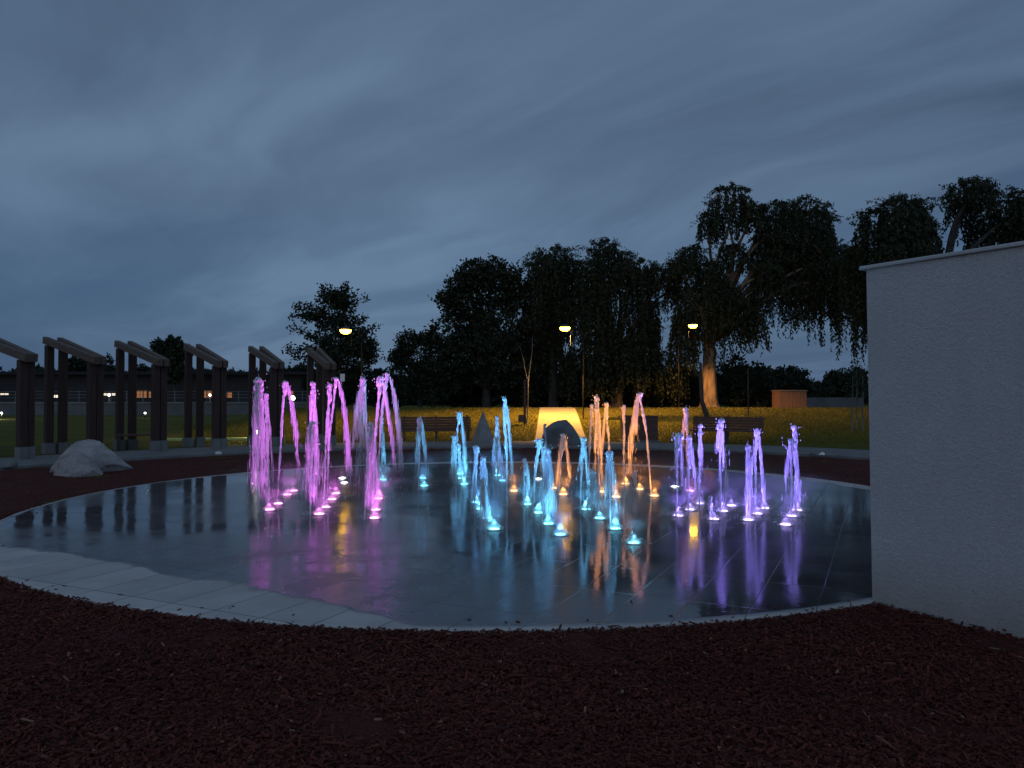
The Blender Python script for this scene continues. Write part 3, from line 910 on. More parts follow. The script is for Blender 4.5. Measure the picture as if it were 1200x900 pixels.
Yb = 84.0
bx0, bx1 = at(-80, 450, Yb).x, at(352, 450, Yb).x
zr = at(0, 439, Yb).z
root = thing('low_building', ((bx0 + bx1) / 2, Yb, GZ), 'long dark single storey building with a few lit windows beyond the frames', 'building')
b = MB(); b.box((bx0, Yb, GZ - 0.3), (bx1, Yb + 9, zr - 0.02)); b.build('wall', M['facade'], root)
b = MB(); b.box((bx0 - 0.5, Yb - 0.9, zr - 0.018), (bx1 + 0.5, Yb + 9.5, zr + 0.3)); b.build('roof', M['roof'], root)
for (p0, p1, y0, y1, mt) in ((120, 136, 461, 463.5, 'strip_glow'), (160, 172, 458, 466, 'window_glow'), (174, 184, 459, 466, 'window_glow'), (239, 250, 458, 466, 'window_glow'), (337, 344, 458, 468, 'window_glow'),
                             (61, 69, 463, 466, 'strip_glow'), (256, 272, 460, 466, 'window_glow'), (-5, 10, 461, 463, 'strip_glow')):
    A_, B_ = at(p0, y0, Yb - 0.06), at(p1, y1, Yb - 0.06)
    w_ = B_.x - A_.x
    b = MB()
    n_ = 3 if w_ > 0.9 else 2
    for i in range(n_):
        b.box((A_.x + w_ * i / n_ + 0.04, Yb - 0.06, B_.z), (A_.x + w_ * (i + 1) / n_ - 0.04, Yb - 0.01, A_.z))
    wd = b.build('window', M[mt], root)
    b = MB(); b.bar((A_.x - 0.06, Yb - 0.07, B_.z - 0.06), (B_.x + 0.06, Yb - 0.07, B_.z - 0.06), 0.12, 0.07); b.build('sill', M['facade'], wd)
for i, (px, py, pw, lab) in enumerate(((343, 466.5, 420, 'bright white lamp below the lit windows behind the magenta jets'), (187, 461, 130, 'small white lamp beside the orange lit windows in the third frame'),
                                       (30, 462, 190, 'small white lamp over the low wall at the left picture edge'), (128, 463, 240, 'small white lamp over the low wall left of the third frame'),
                                       (246, 463, 150, 'small white lamp over the low wall behind the fourth frame'))):
    p = at(px, py, 70.0); g = GZ
    root = thing('yard_lamp', (p.x, 70.0, g), lab, 'lamp', 'white lamps beyond the low wall')
    b = MB(); b.tube([(p.x, 70.0, g), (p.x, 70.0, p.z - 0.1)], 0.05, 8); b.build('pole', M['metal_dark'], root, True)
    rr_ = 0.22 if i == 0 else 0.1
    b = MB(); b.lathe([(0.001, -rr_), (rr_ * .7, -rr_ * .7), (rr_, 0), (rr_ * .7, rr_ * .7), (0.001, rr_)], 14, p); b.build('globe', M['lamp_glow_white'], root, True)
    point_light('yard_lamp_light', (p.x, 70.0 - rr_ - 0.1, p.z + rr_ + 0.45), pw * 0.12, (1.0, 0.8, 0.6), root, 0.1)

# pale sign by the sixth frame
p = at(401.5, 442.5, 40.5)
g = float(terrain(p.x, 40.5))
root = thing('park_sign', (p.x, 40.5, g), 'small blank pale sign plate on a post right of the sixth frame', 'sign')
b = MB(); b.box((p.x - 0.12, 40.45, p.z - 0.2), (p.x + 0.12, 40.475, p.z + 0.2)); b.build('plate', M['pale_paint'], root)
b = MB(); b.tube([(p.x, 40.51, g - 0.1), (p.x, 40.51, p.z + 0.15)], 0.03, 8); b.build('post', M['metal_dark'], root)

# wooden box shelter on the crest at right
Yx = 46.0
x0, x1 = at(912, 470, Yx).x, at(945.5, 470, Yx).x
z1 = at(0, 457, Yx).z; z0 = float(terrain((x0 + x1) / 2, Yx)) - 0.1
root = thing('timber_cabinet', ((x0 + x1) / 2, Yx, z0), 'brown timber cabinet with a lit edge on the lawn crest at right', 'cabinet')
b = MB(); n_ = 9
for i in range(n_):
    xa = x0 + 0.17 + (x1 - x0 - 0.17) * i / n_
    b.box((xa, Yx, z0), (xa + (x1 - x0 - 0.17) / n_ - 0.012, Yx + 0.05, z1 - 0.06))
b.build('plank_front', M['box_wood'], root)
b = MB(); b.box((x0, Yx - 0.02, z0), (x0 + 0.165, Yx + 1.1, z1 - 0.06)); b.build('side_panel', M['box_wood'], root)
b = MB(); b.box((x1 - 0.05, Yx + 0.052, z0), (x1, Yx + 1.1, z1 - 0.06)); b.build('side_panel', M['box_wood'], root)
b = MB(); b.box((x0 - 0.03, Yx - 0.05, z1 - 0.058), (x1 + 0.04, Yx + 1.15, z1)); b.build('lid', M['concrete'], root)

# far low pale wall at right
A_, B_ = at(944, 466, 72), at(1012, 468, 72)
b = MB(); b.box((A_.x, 72, GZ - 0.3), (B_.x, 72.4, A_.z + 0.02))
tag(b.build('garden_wall', M['block_wall']), 'low pale wall far beyond the timber cabinet', 'wall')


# ------------------------------------------------------------------ trees
def leaf_quads(b, tones, P, D, ln, wd, r):
    """diamond leaves at P along D"""
    n = len(P)
    D = D / (np.linalg.norm(D, axis=1)[:, None] + 1e-9)
    S = np.cross(D, r.standard_normal((n, 3))); S /= np.linalg.norm(S, axis=1)[:, None] + 1e-9
    ln = np.broadcast_to(ln, (n,))[:, None]; wd = np.broadcast_to(wd, (n,))[:, None]
    v = np.stack([P, P + D * ln * 0.45 + S * wd, P + D * ln, P + D * ln * 0.55 - S * wd], 1)
    b.add(v.reshape(-1, 3), np.arange(4 * n).reshape(-1, 4))
    t = np.clip(r.normal(0.45, 0.25, n), 0, 1)
    tones.append(np.repeat(t, 4))


def branch(b, a, c, r0, r1, r, sag=0.0, n=9, wob=0.12):
    a = np.array(a, float); c = np.array(c, float)
    t = np.linspace(0, 1, n)[:, None]
    L = np.linalg.norm(c - a)
    p = a + (c - a) * t
    p[:, 2] += (np.sin(t[:, 0] * math.pi) * sag * L)
    off = r.standard_normal((3, 3))
    for i in range(3):
        p += off[i] * (np.sin(t * math.pi * (i + 1)) * wob * L * 0.25 / (i + 1))
    b.tube(p, np.linspace(r0, r1, n), 8)
    return p


def tree_bark(b, base, top, r0, r1, r, flare=1.5, lean=0.0):
    """gnarled tapering trunk"""
    n = 22; t = np.linspace(0, 1, n)
    base = np.array(base, float); top = np.array(top, float)
    p = base + (top - base) * t[:, None]
    p[:, 0] += lean * np.sin(t * math.pi)
    rad = (r0 + (r1 - r0) * t) * (1 + (flare - 1) * np.exp(-t * 11))
    m = 20; a = np.linspace(0, 2 * math.pi, m, endpoint=False)
    ridge = 1 + 0.07 * np.sin(a * 5 + 1)[None] + 0.05 * np.sin(a * 9 + 3 * t[:, None]) + 0.04 * r.standard_normal((n, m))
    ridge[:3] += 0.16 * np.maximum(0, np.sin(a * 3 + 0.6))[None] * np.linspace(1, 0.2, 3)[:, None]
    v = np.stack([p[:, None, 0] + rad[:, None] * ridge * np.cos(a), p[:, None, 1] + rad[:, None] * ridge * np.sin(a), np.repeat(p[:, 2:3], m, 1)], -1)
    i = np.arange(n - 1)[:, None] * m + np.arange(m)[None]; j = np.arange(n - 1)[:, None] * m + (np.arange(m)[None] + 1) % m
    b.add(v.reshape(-1, 3), np.stack([i, j, j + m, i + m], -1).reshape(-1, 4))


def lobe_c(px, py, Y): return np.array(at(px, py, Y))


def make_willow(label, base_px, D, lobes, trunk_r, fork_py, seed, bark='bark_dark', strands=1.0, group='willows on the lawn crest', leafmat='leaf_willow', limbs=None, base_py=None):
    """lobes: (px, py, rx, ry, hang_py[, depth offset])"""
    r = np.random.default_rng(seed); s = D / FPX
    bx = at(base_px, 470, D).x; g = float(terrain(bx, D))
    root = thing('willow_tree', (bx, D, g), label, 'tree', group)
    tb = MB(); lb = MB(); tones = []
    fork = lobe_c(base_px, fork_py, D)
    tree_bark(tb, (bx, D, g - 0.15), fork, trunk_r, trunk_r * 0.62, r)
    for lo in lobes:
        px, py, rx, ry, hang = lo[:5]; dy = lo[5] if len(lo) > 5 else r.uniform(-1.2, 1.2)
        C = lobe_c(px, py, D); C[1] += dy
        RX, RZ = rx * s, ry * s; RY = min(max(RX * 0.9, 0.8), 2.6)
        branch(tb, fork, C + np.array([0, 0, RZ * 0.1]), trunk_r * 0.38, 0.05, r, 0.10)
        for _ in range(4):
            e = C + np.array([r.uniform(-1, 1) * RX, r.uniform(-1, 1) * RY, RZ * r.uniform(0.2, 0.9)])
            branch(tb, C - np.array([0, 0, RZ * 0.4]), e, 0.05, 0.015, r, 0.12)
        zh = lobe_c(px, hang, D)[2]
        n = int(strands * (RX * RY * 41 + 45))
        u = r.uniform(0, 2 * math.pi, n); q = np.sqrt(r.random(n)) ** 0.9
        sx, sy = q * np.cos(u), q * np.sin(u)
        top = np.sqrt(np.clip(1 - q * q, 0, 1)) * r.uniform(0.55, 1.03, n)
        # lumps in the outline
        lumps = 1 + 0.16 * np.sin(sx * 5 + seed) * np.cos(sy * 4 + lo[0])
        P0 = C + np.column_stack([sx * RX, sy * RY, top * RZ * lumps])
        Lh = (P0[:, 2] - zh) * np.clip(r.normal(0.80, 0.2, n), 0.25, 1.1)
        groups_ = np.floor((sx * RX + 50) / 0.42)                    # strands gather into curtains
        gl = (np.sin(groups_ * 12.9898 + seed * 3.1) * 43758.5453) % 1.0
        Lh = Lh * np.where(gl < 0.28, 0.30 + 0.5 * gl, 0.55 + 0.5 * gl)
        Lh = np.clip(Lh, 0.35, 9)
        outw = np.column_stack([sx, sy, np.zeros(n)])
        per = 11
        kmax = int(Lh.max() * per) + 2
        tt = (np.arange(kmax) + 0.5) / per
        for i in range(n):
            m_ = int(Lh[i] * per)
            if m_ < 2: continue
            t = tt[:m_] + r.uniform(-0.04, 0.04, m_)
            sway = 0.05 * np.sin(t * 1.3 + r.uniform(0, 6))
            ar = 0.30 * (1 - np.exp(-t * 1.6))
            P = P0[i] + outw[i] * ar[:, None] + np.column_stack([sway, sway * 0.6, -t + 0.28 * np.exp(-t * 2.0) * 0])
            P = P + r.normal(0, 0.035, P.shape)
            Dv = np.column_stack([r.normal(0, 0.5, m_), r.normal(0, 0.5, m_), -np.abs(r.normal(1.0, 0.35, m_))])
            leaf_quads(lb, tones, P, Dv, r.uniform(0.16, 0.28, m_), r.uniform(0.036, 0.066, m_), r)
        # upturned sprigs along the top
        n2 = int(24 + RX * 16)
        for _ in range(n2):
            an = r.uniform(0, 2 * math.pi); qq = math.sqrt(r.random())
            S = C + np.array([qq * math.cos(an) * RX, qq * math.sin(an) * RY, math.sqrt(max(0, 1 - qq * qq)) * RZ])
            Ln = r.uniform(0.3, 0.9); dirx = np.array([qq * math.cos(an) * 0.9 + r.normal(0, .3), qq * math.sin(an) * .9, r.uniform(0.35, 1.0)])
            t = np.linspace(0, 1, 12)
            P = S + dirx * (t[:, None] * Ln) + np.array([0, 0, -1.0]) * (t[:, None] ** 2 * Ln * 0.75)
            P = np.repeat(P, 2, 0) + r.normal(0, 0.04, (24, 3))
            leaf_quads(lb, tones, P, r.normal(0, 0.6, (24, 3)) + np.array([0, 0, -0.5]), r.uniform(0.13, 0.22, 24), r.uniform(0.025, 0.045, 24), r)
    if limbs:
        for (pts, ra, rb) in limbs:
            q = np.array([lobe_c(x_, y_, D) for (x_, y_) in pts]); q[:, 1] -= 0.3
            tb.tube(q, np.linspace(ra, rb, len(q)), 9)
    tb.build('trunk', M[bark], root, True)
    lb.build('crown', M[leafmat], root, fac=np.concatenate(tones))
    return root


def make_broadleaf(name, label, base_px, D, lobes, trunk_r, seed, sprays=(), dens=1.0, leaf=0.2, mat='leaf_broad', group=None, bark='bark_dark', cat='tree', base_z=None):
    r = np.random.default_rng(seed); s = D / FPX
    bx = at(base_px, 470, D).x; g = float(terrain(bx, D)) if base_z is None else base_z
    root = thing(name, (bx, D, g), label, cat, group)
    tb = MB(); lb = MB(); tones = []
    ztop = min(at(0, lo[1], D).z for lo in lobes)
    fork = np.array([bx, D, g + max(0.4, (ztop - g) * 0.6)])
    if trunk_r > 0.03: tree_bark(tb, (bx, D, g - 0.15), fork, trunk_r, trunk_r * 0.7, r)
    for (px, py, rx, ry) in lobes:
        C = lobe_c(px, py, D); C[1] += r.uniform(-1, 1) * min(rx, 30) * s * 0.5
        RX, RZ = rx * s, ry * s; RY = min(max(RX * 0.9, 0.5), 3.0)
        branch(tb, fork, C, trunk_r * 0.45, 0.03, r, 0.05)
        # clusters of leaves on twig ends
        nc = int(dens * (26 + RX * RZ * 24))
        for _ in range(nc):
            dv = r.standard_normal(3); dv /= np.linalg.norm(dv)
            q = r.random() ** 0.38 * r.uniform(0.9, 1.12)
            P = C + dv * q * np.array([RX, RY, RZ])
            if r.random() < 0.25: branch(tb, C + dv * 0.3 * np.array([RX, RY, RZ]), P, 0.03, 0.01, r, 0.03, 5)
            k_ = int(r.integers(14, 30)); cs = r.uniform(0.16, 0.38)
            Q = P + r.normal(0, cs * 0.55, (k_, 3)) * np.array([1.2, 1.2, 0.7])
            leaf_quads(lb, tones, Q, r.standard_normal((k_, 3)) + dv * 0.6 + np.array([0, 0, -0.2]), r.uniform(0.7, 1.2, k_) * leaf, r.uniform(0.26, 0.36, k_) * leaf, r)
    for (x0_, y0_, x1_, y1_, wd_) in sprays:
        a = lobe_c(x0_, y0_, D); c = lobe_c(x1_, y1_, D)
        pth = branch(tb, a, c, 0.045, 0.012, r, 0.10, 10)
        for i in range(2, 10):
            for _ in range(int(3 * wd_)):
                P = pth[i] + r.normal(0, 0.20 * wd_, 3) * np.array([1, 1, 0.8])
                k_ = 9
                Q = P + r.normal(0, 0.09, (k_, 3))
                leaf_quads(lb, tones, Q, r.standard_normal((k_, 3)), r.uniform(0.7, 1.2, k_) * leaf, r.uniform(0.26, 0.36, k_) * leaf, r)
    tb.build('trunk', M[bark], root, True)
    lb.build('crown', M[mat], root, fac=np.concatenate(tones))
    return root


# the large willow beside the stucco wall, its trunk lit by a lamp
make_willow('largest willow with an amber lit trunk beside a lamp', 831, 47.0, [
    (853, 243, 25, 20, 292), (836, 262, 13, 15, 290), (876, 258, 14, 13, 285), (915, 258, 26, 18, 325), (945, 250, 28, 18, 345), (970, 268, 15, 24, 350), (902, 286, 20, 18, 370), (935, 300, 34, 24, 392),
    (965, 312, 26, 28, 402), (897, 322, 16, 22, 390), (990, 328, 20, 32, 418), (945, 342, 28, 28, 396), (1003, 310, 12, 18, 390), (812, 302, 16, 13, 345), (795, 316, 12, 11, 335), (823, 326, 19, 15, 420), (842, 338, 15, 18, 440),
    (815, 362, 22, 26, 448), (800, 388, 12, 20, 450), (863, 362, 16, 24, 430), (880, 374, 12, 22, 425), (845, 378, 18, 28, 402), (858, 300, 14, 10, 330)],
    0.50, 402, 11, 'bark', 1.0, limbs=[([(832, 402), (852, 340), (868, 306), (888, 285), (912, 272)], 0.22, 0.07), ([(840, 380), (856, 325), (858, 290), (852, 262)], 0.16, 0.05), ([(834, 398), (868, 335), (890, 312), (930, 300)], 0.15, 0.05)])
make_willow('tall dark willow between the two right hand lamps, right of the path', 722, 50.0, [
    (710, 294, 19, 15, 345), (726, 308, 20, 16, 345), (690, 320, 16, 14, 400), (746, 322, 24, 16, 350), (770, 330, 17, 12, 352), (708, 340, 26, 26, 440), (750, 350, 18, 26, 440), (690, 372, 20, 34, 460),
    (704, 402, 18, 34, 472), (753, 408, 15, 34, 472), (787, 340, 9, 13, 372), (730, 425, 18, 26, 472), (775, 436, 26, 22, 472), (690, 430, 26, 28, 472), (762, 372, 10, 20, 440)],
    0.42, 420, 12)
make_willow('dark willow standing behind the path lamp, left of the path top', 648, 51.0, [
    (650, 305, 24, 15, 380), (634, 318, 16, 14, 400), (668, 325, 16, 20, 400), (645, 345, 30, 28, 440), (630, 380, 22, 34, 465), (640, 410, 22, 34, 472), (672, 440, 16, 22, 470), (620, 425, 28, 30, 474), (660, 372, 10, 18, 395)],
    0.36, 420, 13)
make_broadleaf('leafy_tree', 'broad rounded dark tree left of the willows', 570, 50.0, [
    (566, 318, 30, 16), (590, 326, 22, 18), (545, 334, 20, 16), (606, 345, 18, 22), (528, 352, 14, 12), (565, 352, 46, 30), (545, 385, 38, 30), (590, 390, 38, 34), (565, 425, 56, 36), (530, 430, 26, 30), (605, 440, 30, 30)],
    0.34, 21, dens=1.35, leaf=0.24)
make_broadleaf('leafy_tree', 'feathery bushy small tree at the left end of the dark tree group', 492, 49.0, [
    (478, 403, 12, 12), (500, 396, 14, 10), (468, 418, 10, 10), (515, 405, 14, 14), (490, 425, 28, 20), (480, 445, 28, 24), (512, 445, 26, 30)], 0.16, 22,
    [(480, 420, 466, 396, 0.7), (485, 415, 480, 388, 0.7), (500, 405, 506, 384, 0.7), (475, 430, 461, 412, 0.7)], 1.2, 0.2)
make_broadleaf('leafy_tree', 'spreading open branched dark tree behind a glowing lamp at left', 395, 46.0, [
    (388, 352, 16, 13), (402, 352, 10, 12), (376, 372, 22, 12), (405, 378, 22, 16), (395, 400, 28, 20), (418, 400, 16, 18), (380, 415, 18, 14), (410, 425, 26, 20), (395, 445, 32, 24), (425, 445, 16, 16), (432, 412, 8, 14)],
    0.26, 23, [(385, 375, 346, 358, 1.0), (378, 372, 343, 372, 0.8), (380, 405, 342, 384, 0.7), (375, 420, 336, 410, 1.0), (375, 425, 340, 418, 0.8), (392, 355, 380, 336, 0.9), (398, 352, 404, 335, 0.8), (410, 365, 428, 350, 0.6), (415, 395, 438, 384, 0.8), (420, 410, 442, 400, 0.8)], 1.1, 0.2)
make_willow('willow whose top shows over the coping of the stucco wall', 1105, 40.0, [
    (1028, 268, 22, 22, 400), (1050, 255, 24, 20, 400), (1078, 252, 20, 20, 400), (1122, 236, 26, 17, 258), (1148, 236, 26, 18, 285), (1185, 246, 22, 18, 330), (1090, 282, 18, 28, 400), (1050, 300, 40, 26, 440), (1170, 275, 26, 22, 350), (1215, 260, 26, 30, 400), (1012, 318, 14, 26, 420)],
    0.4, 330, 15, limbs=[([(1105, 330), (1112, 290), (1122, 250)], 0.14, 0.06)])
# rounded shrubs at the trees' feet
for i, (px, py, rx, ry, lab) in enumerate(((452, 456, 18, 22, 'dark shrub between the spreading tree and the bushy tree'), (548, 452, 36, 28, 'dark shrub under the broad rounded tree'), (628, 455, 34, 26, 'dark shrub behind the forked sapling'),
                                           (690, 455, 30, 26, 'dark shrub right of the path top'), (745, 452, 38, 28, 'dark shrub under the tall dark willow'), (795, 455, 26, 24, 'dark shrub left of the amber lit trunk'),
                                           (872, 448, 30, 32, 'tall dark shrub right of the amber lit trunk'), (897, 460, 14, 20, 'small dark shrub left of the timber cabinet'))):
    make_broadleaf('shrub', lab, px, 52.5 + (i % 3), [(px - rx * 0.4, py - 2, rx * 0.7, ry), (px + rx * 0.45, py + 3, rx * 0.7, ry * 0.85), (px, py + 8, rx, ry * 0.8)], 0.06, 40 + i, (), 1.15, 0.26, 'leaf_broad', 'dark shrubs under the trees', cat='shrub')
# far trees
make_broadleaf('far_tree', 'round far treetop just above the fourth pergola', 205, 78.0, [(190, 408, 8, 7), (203, 403, 8, 8), (212, 412, 9, 9), (198, 420, 14, 12), (206, 436, 18, 14)], 0.2, 51, [(195, 412, 184, 403, 1.2)], 1.0, 0.4, 'leaf_far')
make_broadleaf('far_tree', 'rounded far tree above the timber cabinet at right', 925, 90.0, [(916, 442, 12, 10), (930, 440, 14, 10), (925, 452, 22, 14), (940, 456, 12, 12)], 0.2, 52, (), 1.0, 0.42, 'leaf_far')
make_broadleaf('far_tree', 'low far tree beside the stucco wall edge', 993, 84.0, [(985, 446, 16, 10), (1003, 442, 14, 10), (970, 456, 16, 10), (995, 458, 24, 14)], 0.2, 53, (), 1.0, 0.42, 'leaf_far')
make_broadleaf('far_tree', 'far tree showing above the roof left of the second frame', 94, 100.0, [(88, 428, 9, 8), (100, 426, 8, 8), (112, 430, 8, 8), (95, 438, 16, 12)], 0.2, 54, (), 0.9, 0.45, 'leaf_far')
make_broadleaf('far_tree', 'far tree in the opening between the fifth and sixth frames', 345, 86.0, [(340, 440, 8, 7), (352, 436, 8, 8), (345, 450, 14, 10)], 0.2, 55, (), 0.9, 0.45, 'leaf_far')
make_broadleaf('far_tree', 'small far treetop inside the third pergola', 170, 100.0, [(168, 434, 6, 6), (176, 438, 7, 6)], 0.2, 56, (), 0.9, 0.45, 'leaf_far')
make_broadleaf('far_tree', 'bare looking thin far tree just left of the third frame', 132, 90.0, [(130, 436, 5, 4)], 0.14, 57, [(133, 440, 126, 418, 0.7), (133, 440, 140, 424, 0.6), (132, 438, 124, 430, 0.6)], 0.6, 0.35, 'leaf_far')


def far_woods():
    r = np.random.default_rng(77); b = MB(); tones = []
    for (p0, p1, D, y0, amp) in ((-90, 350, 125, 436, 5), (335, 900, 120, 440, 8), (880, 1300, 130, 452, 5)):
        px = p0
        while px < p1:
            rx = r.uniform(6, 15); py = y0 + r.uniform(-amp, amp)
            C = lobe_c(px, py + 12, D); s_ = D / FPX
            n = 420
            dv = r.standard_normal((n, 3)); dv /= np.linalg.norm(dv, axis=1)[:, None]
            P = C + dv * (r.random((n, 1)) ** 0.35) * np.array([rx * s_, 3.0, 13 * s_])
            # fill down to the ground
            P2 = np.column_stack([r.uniform(-rx, rx, 160) * s_ + C[0], C[1] + r.uniform(-2, 2, 160), r.uniform(0, C[2], 160)])
            P = np.concatenate([P, P2])
            leaf_quads(b, tones, P, r.standard_normal((len(P), 3)), r.uniform(0.7, 1.3, len(P)), r.uniform(0.2, 0.42, len(P)), r)
            px += rx * 0.9
    tag(b.build('far_woodland', M['leaf_far'], fac=np.concatenate(tones)), 'dark far belt of woodland along the horizon', 'woodland', kind='stuff')


far_woods()

# forked sapling with stake and box, left of the path
p = ground_at(616, 497); s_ = p.y / FPX
root = thing('young_tree', (p.x, p.y, p.z), 'young bare forked tree tied to a dark stake left of the path', 'tree')
b = MB(); Y = p.y
def Q(x, y): return tuple(at(x, y, Y))
b.tube([(p.x + .06, Y, p.z - 0.1), Q(618.5, 470), Q(618.7, 445)], [0.035, 0.03, 0.027], 8)
b.tube([Q(618.7, 446), Q(621, 430), Q(623.6, 412), Q(624, 393)], [0.027, 0.02, 0.016, 0.006], 8)
b.tube([Q(618.5, 447), Q(615, 432), Q(612.5, 418), Q(609, 405)], [0.02, 0.014, 0.011, 0.005], 8)
b.build('trunk', M['bark_pale'], root, True)
b = MB(); b.bar((p.x - 0.04, Y - 0.08, p.z - 0.15), (at(615, 444, Y).x, Y - 0.08, at(0, 444, Y).z), 0.10, 0.10, Vector((0, 1, 0))); b.build('stake', M['post_wood'], root)
b = MB(); q0, q1 = at(607.5, 486, Y - 0.1), at(614, 494.5, Y - 0.1); b.box((q0.x, Y - 0.34, q1.z), (q1.x, Y - 0.14, q0.z)); b.build('tree_guard', M['metal_dark'], root)
# leaning dark stem beside the lit willow trunk
p = ground_at(830, 489); Y = 44.2
root = thing('leaning_stem', (p.x, p.y, p.z), 'thin dark leaning stem in front of the amber lit willow trunk', 'tree')
b = MB(); b.tube([tuple(p - Vector((0, 0, 0.1))), tuple(at(826, 481, p.y)), tuple(at(822.5, 470, p.y)), tuple(at(821.5, 450, p.y)), tuple(at(821, 425, p.y))], [0.13, 0.12, 0.10, 0.09, 0.06], 9)
b.build('trunk', M['bark_dark'], root, True)
# thin stake on the crest
p = ground_at(877, 487)
root = thing('stake', (p.x, p.y, p.z), 'thin dark stake on the lawn above the right hand slatted bench', 'post')
b = MB(); b.tube([(p.x, p.y, p.z - 0.1), tuple(at(876.5, 432, p.y))], 0.03, 8); b.build('pole', M['bark_dark'], root)
# three pale young birch stems near the wall
for (px, ytop, lab) in ((999, 462, 'left pale sapling stem on the lawn near the wall'), (1004, 455, 'middle pale sapling stem on the lawn near the wall'), (1011, 462, 'pale sapling stem closest to the wall edge')):
    p = ground_at(px, 505)
    root = thing('birch_sapling', (p.x, p.y, p.z), lab, 'tree', 'young birches by the wall')
    b = MB(); b.tube([(p.x, p.y, p.z - 0.1), tuple(at(px - 0.3, 480, p.y)), tuple(at(px + 0.2, ytop, p.y)), tuple(at(px, ytop - 22, p.y))], [0.035, 0.03, 0.025, 0.01], 8)
    b.build('trunk', M['bark_pale'], root, True)
    r = np.random.default_rng(px); lb = MB(); tn = []
    for _ in range(26):
        P = np.array(at(px + r.normal(0, 7), ytop - 12 + r.normal(0, 9), p.y + r.normal(0, 0.3)))
        leaf_quads(lb, tn, P + r.normal(0, 0.10, (7, 3)), r.standard_normal((7, 3)), r.uniform(0.06, 0.12, 7), r.uniform(0.02, 0.04, 7), r)
    lb.build('crown', M['leaf_broad'], root, fac=np.concatenate(tn))

